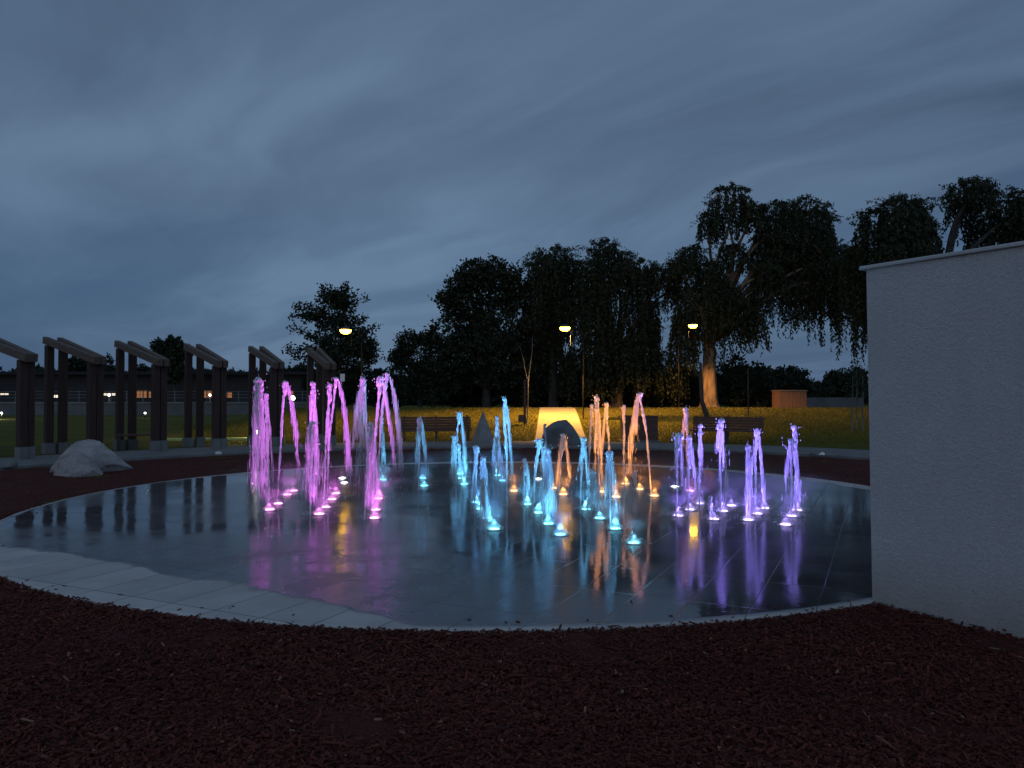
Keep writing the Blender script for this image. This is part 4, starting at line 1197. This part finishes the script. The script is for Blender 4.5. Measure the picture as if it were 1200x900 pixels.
# ------------------------------------------------------------------ fountain: in-ground lights
PINK, BLUE, CYAN, AMBER, VIOLET, WHITE = (0.85, 0.16, 0.92), (0.13, 0.38, 1.0), (0.13, 0.56, 1.0), (1.0, 0.32, 0.04), (0.29, 0.18, 1.0), (0.7, 0.75, 1.0)
CN = {'pink': PINK, 'blue': BLUE, 'cyan': CYAN, 'amber': AMBER, 'violet': VIOLET, 'white': WHITE}
HOT = {'pink': (1.0, 0.30, 0.85), 'blue': (0.12, 0.55, 1.0), 'cyan': (0.16, 0.75, 1.0), 'amber': (1.0, 0.5, 0.16), 'violet': (0.5, 0.35, 1.0), 'white': (0.9, 0.95, 1.0)}
for c_, h_ in HOT.items(): M['lens_' + c_] = emis('lens_' + c_, h_, 8)
LAMPS = [
    (316, 597, 'pink', 'in the left magenta row, nearest the camera', 1.3), (326, 590, 'pink', 'in the left magenta row, second from the camera', .7), (336.7, 579.5, 'pink', 'in the left magenta row, third from the camera', 1.2), (344, 575, 'pink', 'in the left magenta row, farthest back', .7),
    (374, 602, 'pink', 'in the middle magenta row, nearest the camera', 1.3), (382, 594, 'pink', 'in the middle magenta row, second from the camera', .8), (389, 585, 'pink', 'in the middle magenta row, third from the camera', 1.), (394, 578, 'pink', 'in the middle magenta row, farthest back', .8),
    (401, 560, 'white', 'dim white one behind the middle magenta row', .25), (403.5, 565.5, 'white', 'dim white one just in front of the other dim white light', .25),
    (439, 606.6, 'pink', 'in the right magenta row, nearest the camera', 1.3), (440.5, 597, 'pink', 'in the right magenta row, second from the camera', 1.1), (444, 584, 'pink', 'in the right magenta row, third from the camera', 1.3), (449, 562, 'cyan', 'the one cyan light ending the right magenta row', 1.1),
    (497, 569, 'cyan', 'front one of the leftmost blue pair', 1.), (495.5, 560, 'blue', 'rear one of the leftmost blue pair', .7),
    (539, 555, 'cyan', 'rearmost of the back blue row left of the amber lights', 1.), (540.7, 560.5, 'cyan', 'middle of the back blue row left of the amber lights', 1.), (544, 567, 'cyan', 'front of the back blue row left of the amber lights', 1.),
    (583, 557, 'cyan', 'rear one of two behind the left front blue row', 1.1), (589, 563, 'blue', 'front one of two behind the left front blue row', 1.),
    (558.5, 588.5, 'blue', 'first in the blue row running to the lower left front', .8), (563, 596, 'cyan', 'second in the blue row running to the lower left front', 1.1), (571.5, 607, 'blue', 'third in the blue row running to the lower left front', .9), (579, 619.6, 'cyan', 'frontmost in the blue row running to the lower left front', 1.1),
    (602, 575, 'amber', 'leftmost amber light', 1.1), (648, 572, 'amber', 'amber light half hidden by a pale blue jet', .9), (660, 579, 'amber', 'amber light below the fan shaped amber jet', 1.1),
    (618, 590.5, 'cyan', 'first in the central blue row, below the short white jet', 1.2), (631, 600.5, 'cyan', 'second in the central blue row', 1.1), (642.7, 613.3, 'cyan', 'third in the central blue row', 1.1), (656.7, 626, 'blue', 'frontmost in the central blue row', 1.),
    (631, 561, 'white', 'small white light far back behind the central blue row', .3),
    (686.7, 596.7, 'cyan', 'rearmost in the right blue row', 1.2), (703, 607, 'cyan', 'second in the right blue row', .9), (721, 619, 'cyan', 'third in the right blue row, under the tall cyan jet', 1.1), (743, 635.6, 'cyan', 'frontmost in the right blue row, beside a tiny cyan spout', .9),
    (705.5, 576, 'amber', 'amber light right of the tallest amber jets', .9), (722, 582, 'amber', 'amber light behind the tall cyan jet', 1.2), (733, 566.7, 'amber', 'amber light before the planter box', 1.2), (749.6, 573, 'amber', 'amber light beside the small amber spout', .9), (767, 580.7, 'amber', 'amber light at the foot of the arching amber jet', .9),
    (795, 604, 'violet', 'frontmost at the left end of the violet lights', 1.2), (808.6, 597, 'violet', 'second violet light from the left', 1.1), (820, 590, 'violet', 'third violet light from the left', 1.1), (791, 570, 'white', 'small white light behind the left violet jet', .35), (809, 575, 'pink', 'pink tinged light behind the violet pair', .7),
    (836.6, 608, 'violet', 'violet light beside the small white spout', .9), (847.4, 598.6, 'violet', 'violet light under the tall middle violet jet', 1.), (857.4, 592.4, 'violet', 'violet light right of the tall middle violet jet', .8),
    (877, 609, 'violet', 'brightest violet light in front', 1.4), (887.4, 601.6, 'violet', 'violet light behind the brightest one', 1.1), (896, 595.4, 'violet', 'rearmost of the three right centre violet lights', .9),
    (928, 604.4, 'violet', 'violet light under the rightmost jet', 1.2), (934.4, 597.6, 'violet', 'rearmost violet light at far right', .9), (920.4, 614.4, 'violet', 'frontmost violet light at far right with no jet', .7)]
CWORD = {'pink': 'magenta', 'blue': 'blue', 'cyan': 'cyan blue', 'amber': 'amber', 'violet': 'violet', 'white': 'white'}
POW = {'pink': 165.0, 'blue': 330.0, 'cyan': 285.0, 'amber': 270.0, 'violet': 235.0, 'white': 30.0}


def blobs(b, P, sizes, r, stretch=None, tv=ICO1, tf=ICO1F):
    n = len(P)
    sizes = np.asarray(sizes)
    sx = sizes * r.uniform(0.75, 1.25, n); sy = sizes * r.uniform(0.75, 1.25, n); sz = sizes * r.uniform(0.75, 1.25, n)
    if stretch is not None: sz = sz * stretch
    a = r.uniform(0, 6.28, n); c, s_ = np.cos(a), np.sin(a); z = np.zeros(n)
    mats = np.stack([np.stack([c * sx, -s_ * sy, z], -1), np.stack([s_ * sx, c * sy, z], -1), np.stack([r.normal(0, .15, n) * sx, z, sz], -1)], 1)
    b.instances(tv, tf, P, mats)


m, nt, out = mat_new('spray_halo'); k = NT(nt)
vol = k.n('ShaderNodeVolumePrincipled'); vol.inputs['Color'].default_value = (0.97, 0.97, 0.98, 1)
vol.inputs['Density'].default_value = 0.2; vol.inputs['Anisotropy'].default_value = 0.1
k.l(vol.outputs[0], out.inputs['Volume'])
M['spray_halo'] = m
m, nt, out = mat_new('spray_core'); k = NT(nt)
vol = k.n('ShaderNodeVolumePrincipled'); vol.inputs['Color'].default_value = (0.97, 0.97, 0.98, 1)
vol.inputs['Density'].default_value = 4.5; vol.inputs['Anisotropy'].default_value = 0.0
k.l(vol.outputs[0], out.inputs['Volume'])
M['spray_core'] = m
LIGHT_POS = []
for i, (px, py, cn, where, pw) in enumerate(LAMPS):
    p = ground_at(px, py, 0.012)
    p.z = 0.0
    r = np.random.default_rng(500 + i)
    root = thing('ground_light', (p.x, p.y, 0), CWORD[cn] + ' fountain floor light, ' + where, 'fountain light', 'lights set in the splash pad')
    b = MB(); b.lathe([(0.095, 0.0015), (0.095, 0.008), (0.088, 0.012), (0.068, 0.012), (0.066, 0.004)], 20, p); b.build('rim', M['steel'], root, True)
    b = MB(); b.lathe([(0.066, 0.006), (0.055, 0.016), (0.03, 0.022), (0.001, 0.024)], 18, p); b.build('lens', M['lens_' + cn], root, True)
    # water welling over the lens
    n = int(70 * min(1.2, pw) + 10)
    an = r.uniform(0, 6.28, n); q = np.abs(r.normal(0, 0.075, n)); q = q + 0.05; z = np.abs(r.normal(0, 0.028, n)) * np.exp(-q * 4) + 0.015
    b = MB(); blobs(b, np.column_stack([p.x + q * np.cos(an), p.y + q * np.sin(an), z]), r.uniform(0.003, 0.009, n), r); tag(b.build('splash', M['water_spray'], root, True), kind='stuff')
    if pw > 0.5:
        hz = MB(); aa = np.linspace(0.02, math.pi / 2, 9)
        hz.lathe([(0.001, 0.016)] + [(0.24 * pw ** 0.5 * math.cos(math.pi / 2 - q_) * 1.0, 0.016 + 0.26 * pw ** 0.5 * math.sin(math.pi / 2 - q_) * (1.0 if q_ < 1.5 else 0.0) ) for q_ in aa[::-1]] + [(0.001, 0.016 + 0.26 * pw ** 0.5)], 16, p)
        tag(hz.build('spray_halo', M['spray_halo'], root, True), kind='stuff')
        hc = MB(); hr = 0.08 * pw ** 0.5 * r.uniform(0.8, 1.15); hh = 0.10 * pw ** 0.5 * r.uniform(0.7, 1.3)
        hc.lathe([(0.001, 0.026), (hr, 0.027), (hr * 0.85, 0.026 + hh * 0.2), (hr * 0.5, 0.026 + hh * 0.5), (hr * 0.2, 0.026 + hh * 0.85), (0.001, 0.026 + hh)], 14, p)
        tag(hc.build('spray_core', M['spray_core'], root, True), kind='stuff')
    LIGHT_POS.append((p, cn, pw))
    point_light('fountain_lamp', (p.x, p.y, 0.05), POW[cn] * pw, CN[cn], root, 0.03, math.radians(110), (0, 0, 1), 'Linear', 1.0)

# ------------------------------------------------------------------ fountain: jets
# base, top, head (width, length px), falls: list of (end px, end py, density), label
JETS = [
    ((303, 601), (303, 443), (17, 50), [(297, 560, 1.5), (309, 560, 1.2)], 'wide veiled magenta jet, leftmost of all', dict(veil=1)),
    ((315.5, 585), (311.5, 462), (6, 16), [(318, 560, .4)], 'slim magenta stream just right of the leftmost veiled jet', {}),
    ((325.5, 583), (334, 447), (10, 12), [(349, 508, 1.2), (352, 575, .5)], 'magenta jet curling over to the right before the fifth frame', {}),
    ((363.3, 604), (365.5, 494), (16, 34), [(357, 560, .9), (374, 555, .8)], 'short thick headed magenta jet in front of the middle row', dict(veil=1)),
    ((371.5, 590), (367, 448), (9, 26), [(361, 515, 1.0), (374, 560, .4)], 'tall magenta jet behind the short thick headed one', {}),
    ((379.5, 586), (386, 450), (8, 22), [(383, 520, .8)], 'straight magenta jet left of the big magenta arch', {}),
    ((383, 582), (393.5, 443), (7, 7), [(410, 548, 2.0)], 'big magenta arch falling to the right in one rope', dict(rope=1)),
    ((433, 572), (425.5, 443), (11, 40), [(416, 512, 1.4), (420, 560, .5)], 'magenta jet with its veil blown to the left', dict(veil=1)),
    ((427, 609), (435, 496), (10, 30), [(430, 560, .8), (444, 580, .6)], 'low magenta jet nearest the camera in the right row', dict(veil=1)),
    ((436.5, 590), (445, 441), (13, 18), [(462, 540, 1.6)], 'tall magenta jet with a round head in the right row', {}),
    ((442, 578), (453.5, 438), (7, 7), [(470, 540, 1.6)], 'tallest magenta arch falling right, rightmost of the magenta jets', dict(rope=1)),
    ((448, 565), (446, 490), (8, 24), [(452, 555, .9)], 'small blue jet mixed in with the right magenta row', {}),
    ((490.5, 574), (492, 490), (10, 18), [(502, 555, 1.2), (487, 545, .5)], 'lone blue jet between the magenta and the blue groups', {}),
    ((533.5, 562), (538.5, 483), (7, 10), [(545.5, 548, 1.4)], 'tallest blue jet bending over to the right', dict(rope=1)),
    ((535, 566), (532, 511), (8, 26), [(530, 550, .9)], 'short thick cyan jet under the tallest blue jet', dict(veil=1)),
    ((541, 566), (537.5, 520), (7, 22), [(541, 555, .8)], 'small cyan jet right beside the short thick cyan jet', {}),
    ((556.5, 603), (558, 523), (10, 26), [(554, 575, .7)], 'pale cyan jet with a bushy head in the left front blue row', {}),
    ((563, 602), (566, 536), (9, 26), [(571, 590, .8)], 'pale blue jet right of the bushy headed cyan jet', dict(veil=1)),
    ((569.5, 622), (566, 562), (8, 26), [(572, 605, .9)], 'low cyan jet frontmost in the left blue row', dict(veil=1)),
    ((578.5, 562), (582.5, 488), (6, 14), [(585, 530, .4)], 'thin tall blue jet left of the thin amber jet', {}),
    ((584, 566), (581.5, 513), (10, 24), [(590, 556, .9), (577, 550, .6)], 'bushy cyan jet at the foot of the thin tall blue jet', dict(veil=1)),
    ((594.5, 594), (592, 467), (7, 22), [(590, 490, .8), (600, 545, .6)], 'thin tall amber jet, leftmost of the amber jets', {}),
    ((614, 592), (615, 538), (7, 14), [(620, 558, .8)], 'short pale violet jet with a pointed head above the central row', {}),
    ((624, 605), (632, 515), (10, 12), [(641, 575, .8)], 'pale blue jet leaning right in the central row', dict(rope=1)),
    ((635, 616), (642, 526), (12, 56), [(636, 590, .9), (649, 595, .9)], 'wide pale blue jet with a falling skirt in the central row', dict(veil=1)),
    ((640.5, 545), (638, 497), (5, 12), [(640, 520, .4)], 'slim dim amber jet far back before the lit path', {}),
    ((654.5, 581), (660, 509), (8, 16), [(669, 556, 1.1), (653, 556, .9)], 'fan shaped amber jet in front of the dark dome boulder', {}),
    ((680, 599), (683.5, 513), (9, 16), [(688, 548, .8), (680, 545, .4)], 'pale violet jet right of the dark dome boulder', {}),
    ((687.5, 600), (695, 553), (9, 28), [(690, 585, .8), (701, 585, .8)], 'low pale cyan jet in the right blue row', dict(veil=1)),
    ((689.5, 567), (693.5, 474), (7, 16), [(697, 520, .6)], 'slim tall amber jet right of the path', {}),
    ((702, 578), (699.5, 464), (9, 14), [(705, 560, 1.0), (697, 540, .5)], 'tallest amber jet with a thick column right of the path', dict(thick=1)),
    ((715, 572), (711, 472), (7, 10), [(705, 530, 1.2)], 'amber jet directly right of the tallest amber one', {}),
    ((715.5, 620), (714, 529), (13, 18), [(710, 575, .6), (722, 590, .6)], 'tall cyan jet with a square bushy head in the right blue row', {}),
    ((731.5, 570), (730.5, 475), (6, 18), [(732, 510, .5)], 'straight slim amber jet left of the planter box', {}),
    ((763, 581), (750, 461), (6, 6), [(744, 498, 2.0), (737, 552, 1.0)], 'arching amber jet falling to the left before the planter box', dict(rope=1)),
    ((745.5, 576), (743.5, 552), (5, 12), [(746, 570, .4)], 'small amber spout beside the arching jet', {}),
    ((738, 637), (739, 627), (5, 6), [(742, 634, .3)], 'tiny cyan spout nearest the camera', {}),
    ((792.5, 606), (795, 508), (16, 14), [(790, 545, .5), (800, 560, .5)], 'violet jet with a wide ragged cap, leftmost of the violet jets', {}),
    ((806.5, 580), (804, 478), (9, 24), [(800, 510, .7), (806, 560, .9)], 'peach coloured jet behind the left violet jets', {}),
    ((806.5, 599), (808, 511), (9, 20), [(813, 555, .9)], 'violet jet second from the left', {}),
    ((819.5, 593), (820, 498), (8, 14), [(823, 540, .8)], 'violet jet third from the left in front of the slatted bench', {}),
    ((844, 601), (845, 491), (10, 22), [(841, 520, .6), (849, 530, .7)], 'tallest violet jet in the middle of the violet group', {}),
    ((850.5, 577), (848, 525), (6, 20), [(853, 572, 1.0)], 'small peach jet behind the tallest violet jet', {}),
    ((832, 609), (832, 582), (6, 14), [(833, 603, .4)], 'small white spout between the violet lights', {}),
    ((875, 609), (876.5, 522), (8, 20), [(880, 575, .9)], 'shorter violet jet of the right centre pair', dict(veil=1)),
    ((884.5, 603), (887, 503), (9, 7), [(896, 585, 1.4), (882, 550, .5)], 'violet jet with a flat feathered cap of the right centre pair', {}),
    ((927, 606), (927.5, 515), (17, 18), [(922, 555, .6), (935, 570, .9)], 'broad bushy violet jet in front at far right', {}),
    ((933, 600), (931.5, 499), (9, 24), [(935, 560, 1.0)], 'rightmost and tallest violet jet of the far right pair', {}),
]


def make_jet(spec, seed):
    (bx, by), (tx, ty), (hw_, hl_), falls, label, op = spec
    r = np.random.default_rng(seed)
    B = ground_at(bx, by, 0.0); Y = B.y; s_ = Y / FPX
    T = Vector((at(tx, ty, Y).x, Y, at(tx, ty, Y).z)) if ty < by else B
    H = T.z
    root = thing('water_jet', (B.x, B.y, 0.0), label, 'water jet', 'jets of the splash fountain')
    B_, T_ = np.array(B), np.array(T)
    # rising stream: two or three ropes of water twisting round each other
    st = MB(); n = max(12, int(H / 0.014)); t = np.linspace(0, 1, n)
    dx = T_[0] - B_[0]
    bend = 1.0 if op.get('rope') else 0.5
    path = np.column_stack([B_[0] + dx * (t * (1 - bend * 0.5) + bend * 0.5 * t ** 3), np.full(n, Y), (H - 0.05 * min(1, H)) * t])
    ropes = 3 if op.get('thick') else 2
    base_r = min(0.0125, 0.0055 + 0.0045 * H) * (1.35 if op.get('thick') else 1.0)
    for q in range(ropes):
        ph = r.uniform(0, 6.28); amp = (0.004 + 0.010 * t ** 1.5)
        tw = np.column_stack([np.cos(ph + t * 9 + q * 2.6) * amp, np.sin(ph + t * 9 + q * 2.6) * amp, np.zeros(n)])
        kn = np.convolve(r.standard_normal(n + 8), np.ones(4) / 2, 'same')[4:-4]
        rad = base_r * (0.65 + 0.75 * t) * np.clip(1 + 0.33 * kn, 0.35, 1.9)
        rad = rad * np.clip((1 - t) * 14, 0.25, 1)
        st.tube(path + tw, rad, 7)
    st.build('rising_stream', M['water_foam'], root, True)
    # foaming head
    hb = MB(); HW, HL = hw_ * s_ * 0.42, hl_ * s_
    nh = int(90 + HW * HL * 7500); nh = min(nh, 900)
    an = r.uniform(0, 6.28, nh); d = np.abs(r.normal(0, 0.36, nh)); dpt = r.random(nh) ** 1.5
    prof = np.clip(np.sqrt(np.clip(dpt * 9 + 0.12, 0, 1)), 0.3, 1) * (1 - 0.45 * np.clip((dpt - 0.4) / 0.6, 0, 1))
    q = np.minimum(d, 1.15) * HW * prof
    P = np.column_stack([T_[0] + q * np.cos(an) - dx * dpt * HL / max(H, .2) * 0.6, Y + q * np.sin(an), H - dpt * HL])
    # ragged: gather toward a few lobes
    nl = 5; lc = np.column_stack([T_[0] + r.uniform(-.75, .75, nl) * HW, Y + r.uniform(-.7, .7, nl) * HW, H - r.random(nl) * HL * 0.6])
    idx = r.integers(0, nl, nh); P = P + (lc[idx] - P) * (r.random(nh) * 0.45)[:, None] * (np.array([1, 1, 0.5]))
    szs = r.uniform(0.005, 0.016, nh) * (0.55 + 0.75 * (1 - dpt)); stc = 1 + 5.0 * dpt + r.random(nh) * 0.8
    P[:, 2] -= szs * (stc - 1)
    blobs(hb, P, szs, r, stc)
    nk = 70; kv = r.standard_normal((nk, 3)); kv /= np.linalg.norm(kv, axis=1)[:, None]; kr = r.random((nk, 1)) ** 0.5
    kr_ = min(HW * 0.62, 0.075)
    off_ = np.array([r.uniform(-0.3, 0.3) * HW, 0, 0])
    blobs(hb, np.array([T_[0], Y, H - kr_ * 0.8]) + off_ + kv * kr * kr_ * np.array([1, 1, 0.85]), r.uniform(0.010, 0.020, nk), r)
    # flung drops
    nd = 12; a2 = r.uniform(0, 6.28, nd); q2 = HW * r.uniform(0.8, 1.9, nd)
    blobs(hb, np.column_stack([T_[0] + q2 * np.cos(a2), Y + q2 * np.sin(a2), H - r.uniform(-0.15, 1.0, nd) * HL * 0.8]), r.uniform(0.003, 0.007, nd), r, 1 + r.random(nd) * 1.5)
    tag(hb.build('foam_head', M['water_foam'], root, True), kind='stuff')
    # falling water
    fb = MB()
    for (fx, fy, den) in falls:
        E = at(fx, fy, Y); E = np.array([E.x, Y + r.uniform(-0.12, 0.12), max(0.02, E.z)])
        fall = H - E[2]
        nd = int(den * (24 + 125 * fall))
        if op.get('rope'):
            t = r.random(nd) ** 0.9
            x = T_[0] + (E[0] - T_[0]) * (1.25 * np.sqrt(t) - 0.25 * t) ; z = H - fall * t ** 1.05
            wv = (0.008 + 0.018 * t)
        else:
            t = r.random(nd) ** 1.25
            x = T_[0] + (E[0] - T_[0]) * np.sqrt(t); z = H - 0.05 * HL - fall * t
            wv = (0.24 * HW + 0.007) * (0.45 + 0.5 * t) * (1.5 if op.get('veil') else 0.75)
        P = np.column_stack([x + r.normal(0, 1, nd) * wv, Y + (E[1] - Y) * t + r.normal(0, 1, nd) * wv, np.maximum(z + r.normal(0, 0.02, nd), 0.02)])
        sz_ = r.uniform(0.0018, 0.0046, nd) * (1.2 - 0.5 * t); st_ = (12 + 26 * r.random(nd) + 8 * t) * np.clip(0.25 + t * 4, 0, 1)
        P[:, 2] = np.maximum(P[:, 2] - sz_ * st_, 0.03)
        blobs(fb, P, sz_, r, st_)
        # drops that carry on to the floor
        n3 = int(den * 16); t3 = r.random(n3)
        P3 = np.column_stack([E[0] + r.normal(0, 0.05, n3), E[1] + r.normal(0, 0.07, n3), E[2] * (1 - t3) + 0.015])
        blobs(fb, P3, r.uniform(0.002, 0.0045, n3), r, 4 + 10 * r.random(n3))
    if op.get('veil'):
        n4 = int(190 * H + 30); t4 = r.random(n4) ** 1.7
        hwv = HW * 0.88 * (1.0 + 0.15 * t4) * np.clip(np.sqrt(t4 * 5), 0.3, 1)
        a4 = r.uniform(0, 6.28, n4); q4 = np.sqrt(r.uniform(0.25, 1, n4)) * hwv
        blobs(fb, np.column_stack([T_[0] + q4 * np.cos(a4), Y + q4 * np.sin(a4), np.maximum(H * (1 - 0.72 * t4) - 0.10, 0.05)]), r.uniform(0.0015, 0.0034, n4), r, 18 + 40 * r.random(n4))
    # splash on landing
    n5 = 50; a5 = r.uniform(0, 6.28, n5); q5 = np.abs(r.normal(0, 0.10, n5))
    blobs(fb, np.column_stack([B_[0] + q5 * np.cos(a5), Y + q5 * np.sin(a5), np.abs(r.normal(0, 0.03, n5)) + 0.008]), r.uniform(0.002, 0.006, n5), r, 1 + r.random(n5))
    tag(fb.build('falling_drops', M['water_spray'], root, True), kind='stuff')


for i, sp_ in enumerate(JETS): make_jet(sp_, 900 + i)

# fine spray hanging in the air between the jets
m, nt, out = mat_new('spray_mist'); k = NT(nt)
vol = k.n('ShaderNodeVolumePrincipled'); vol.inputs['Color'].default_value = (0.95, 0.95, 0.97, 1)
vol.inputs['Density'].default_value = 0.03; vol.inputs['Anisotropy'].default_value = 0.2
k.l(vol.outputs[0], out.inputs['Volume'])
b = MB(); b.box((-4.4, 7.6, 0.03), (4.6, 16.0, 0.5))
tag(b.build('spray_mist', m), 'thin water mist hanging low around the fountain jets', 'mist', kind='stuff')

# ------------------------------------------------------------------ render settings
scene.view_settings.view_transform = 'Standard'
try: scene.view_settings.look = 'None'
except Exception: pass
scene.view_settings.exposure = 0.0
scene.view_settings.gamma = 1.0
scene.view_settings.use_curve_mapping = False
scene.render.engine = 'CYCLES'
cy = scene.cycles
cy.use_denoising = True
try: cy.denoiser = 'OPENIMAGEDENOISE'
except Exception: pass
cy.max_bounces = 6; cy.diffuse_bounces = 2; cy.glossy_bounces = 3; cy.transmission_bounces = 4; cy.transparent_max_bounces = 12
cy.sample_clamp_indirect = 4.0
cy.sample_clamp_direct = 0.0
cy.caustics_reflective = False; cy.caustics_refractive = False
cy.use_light_tree = True
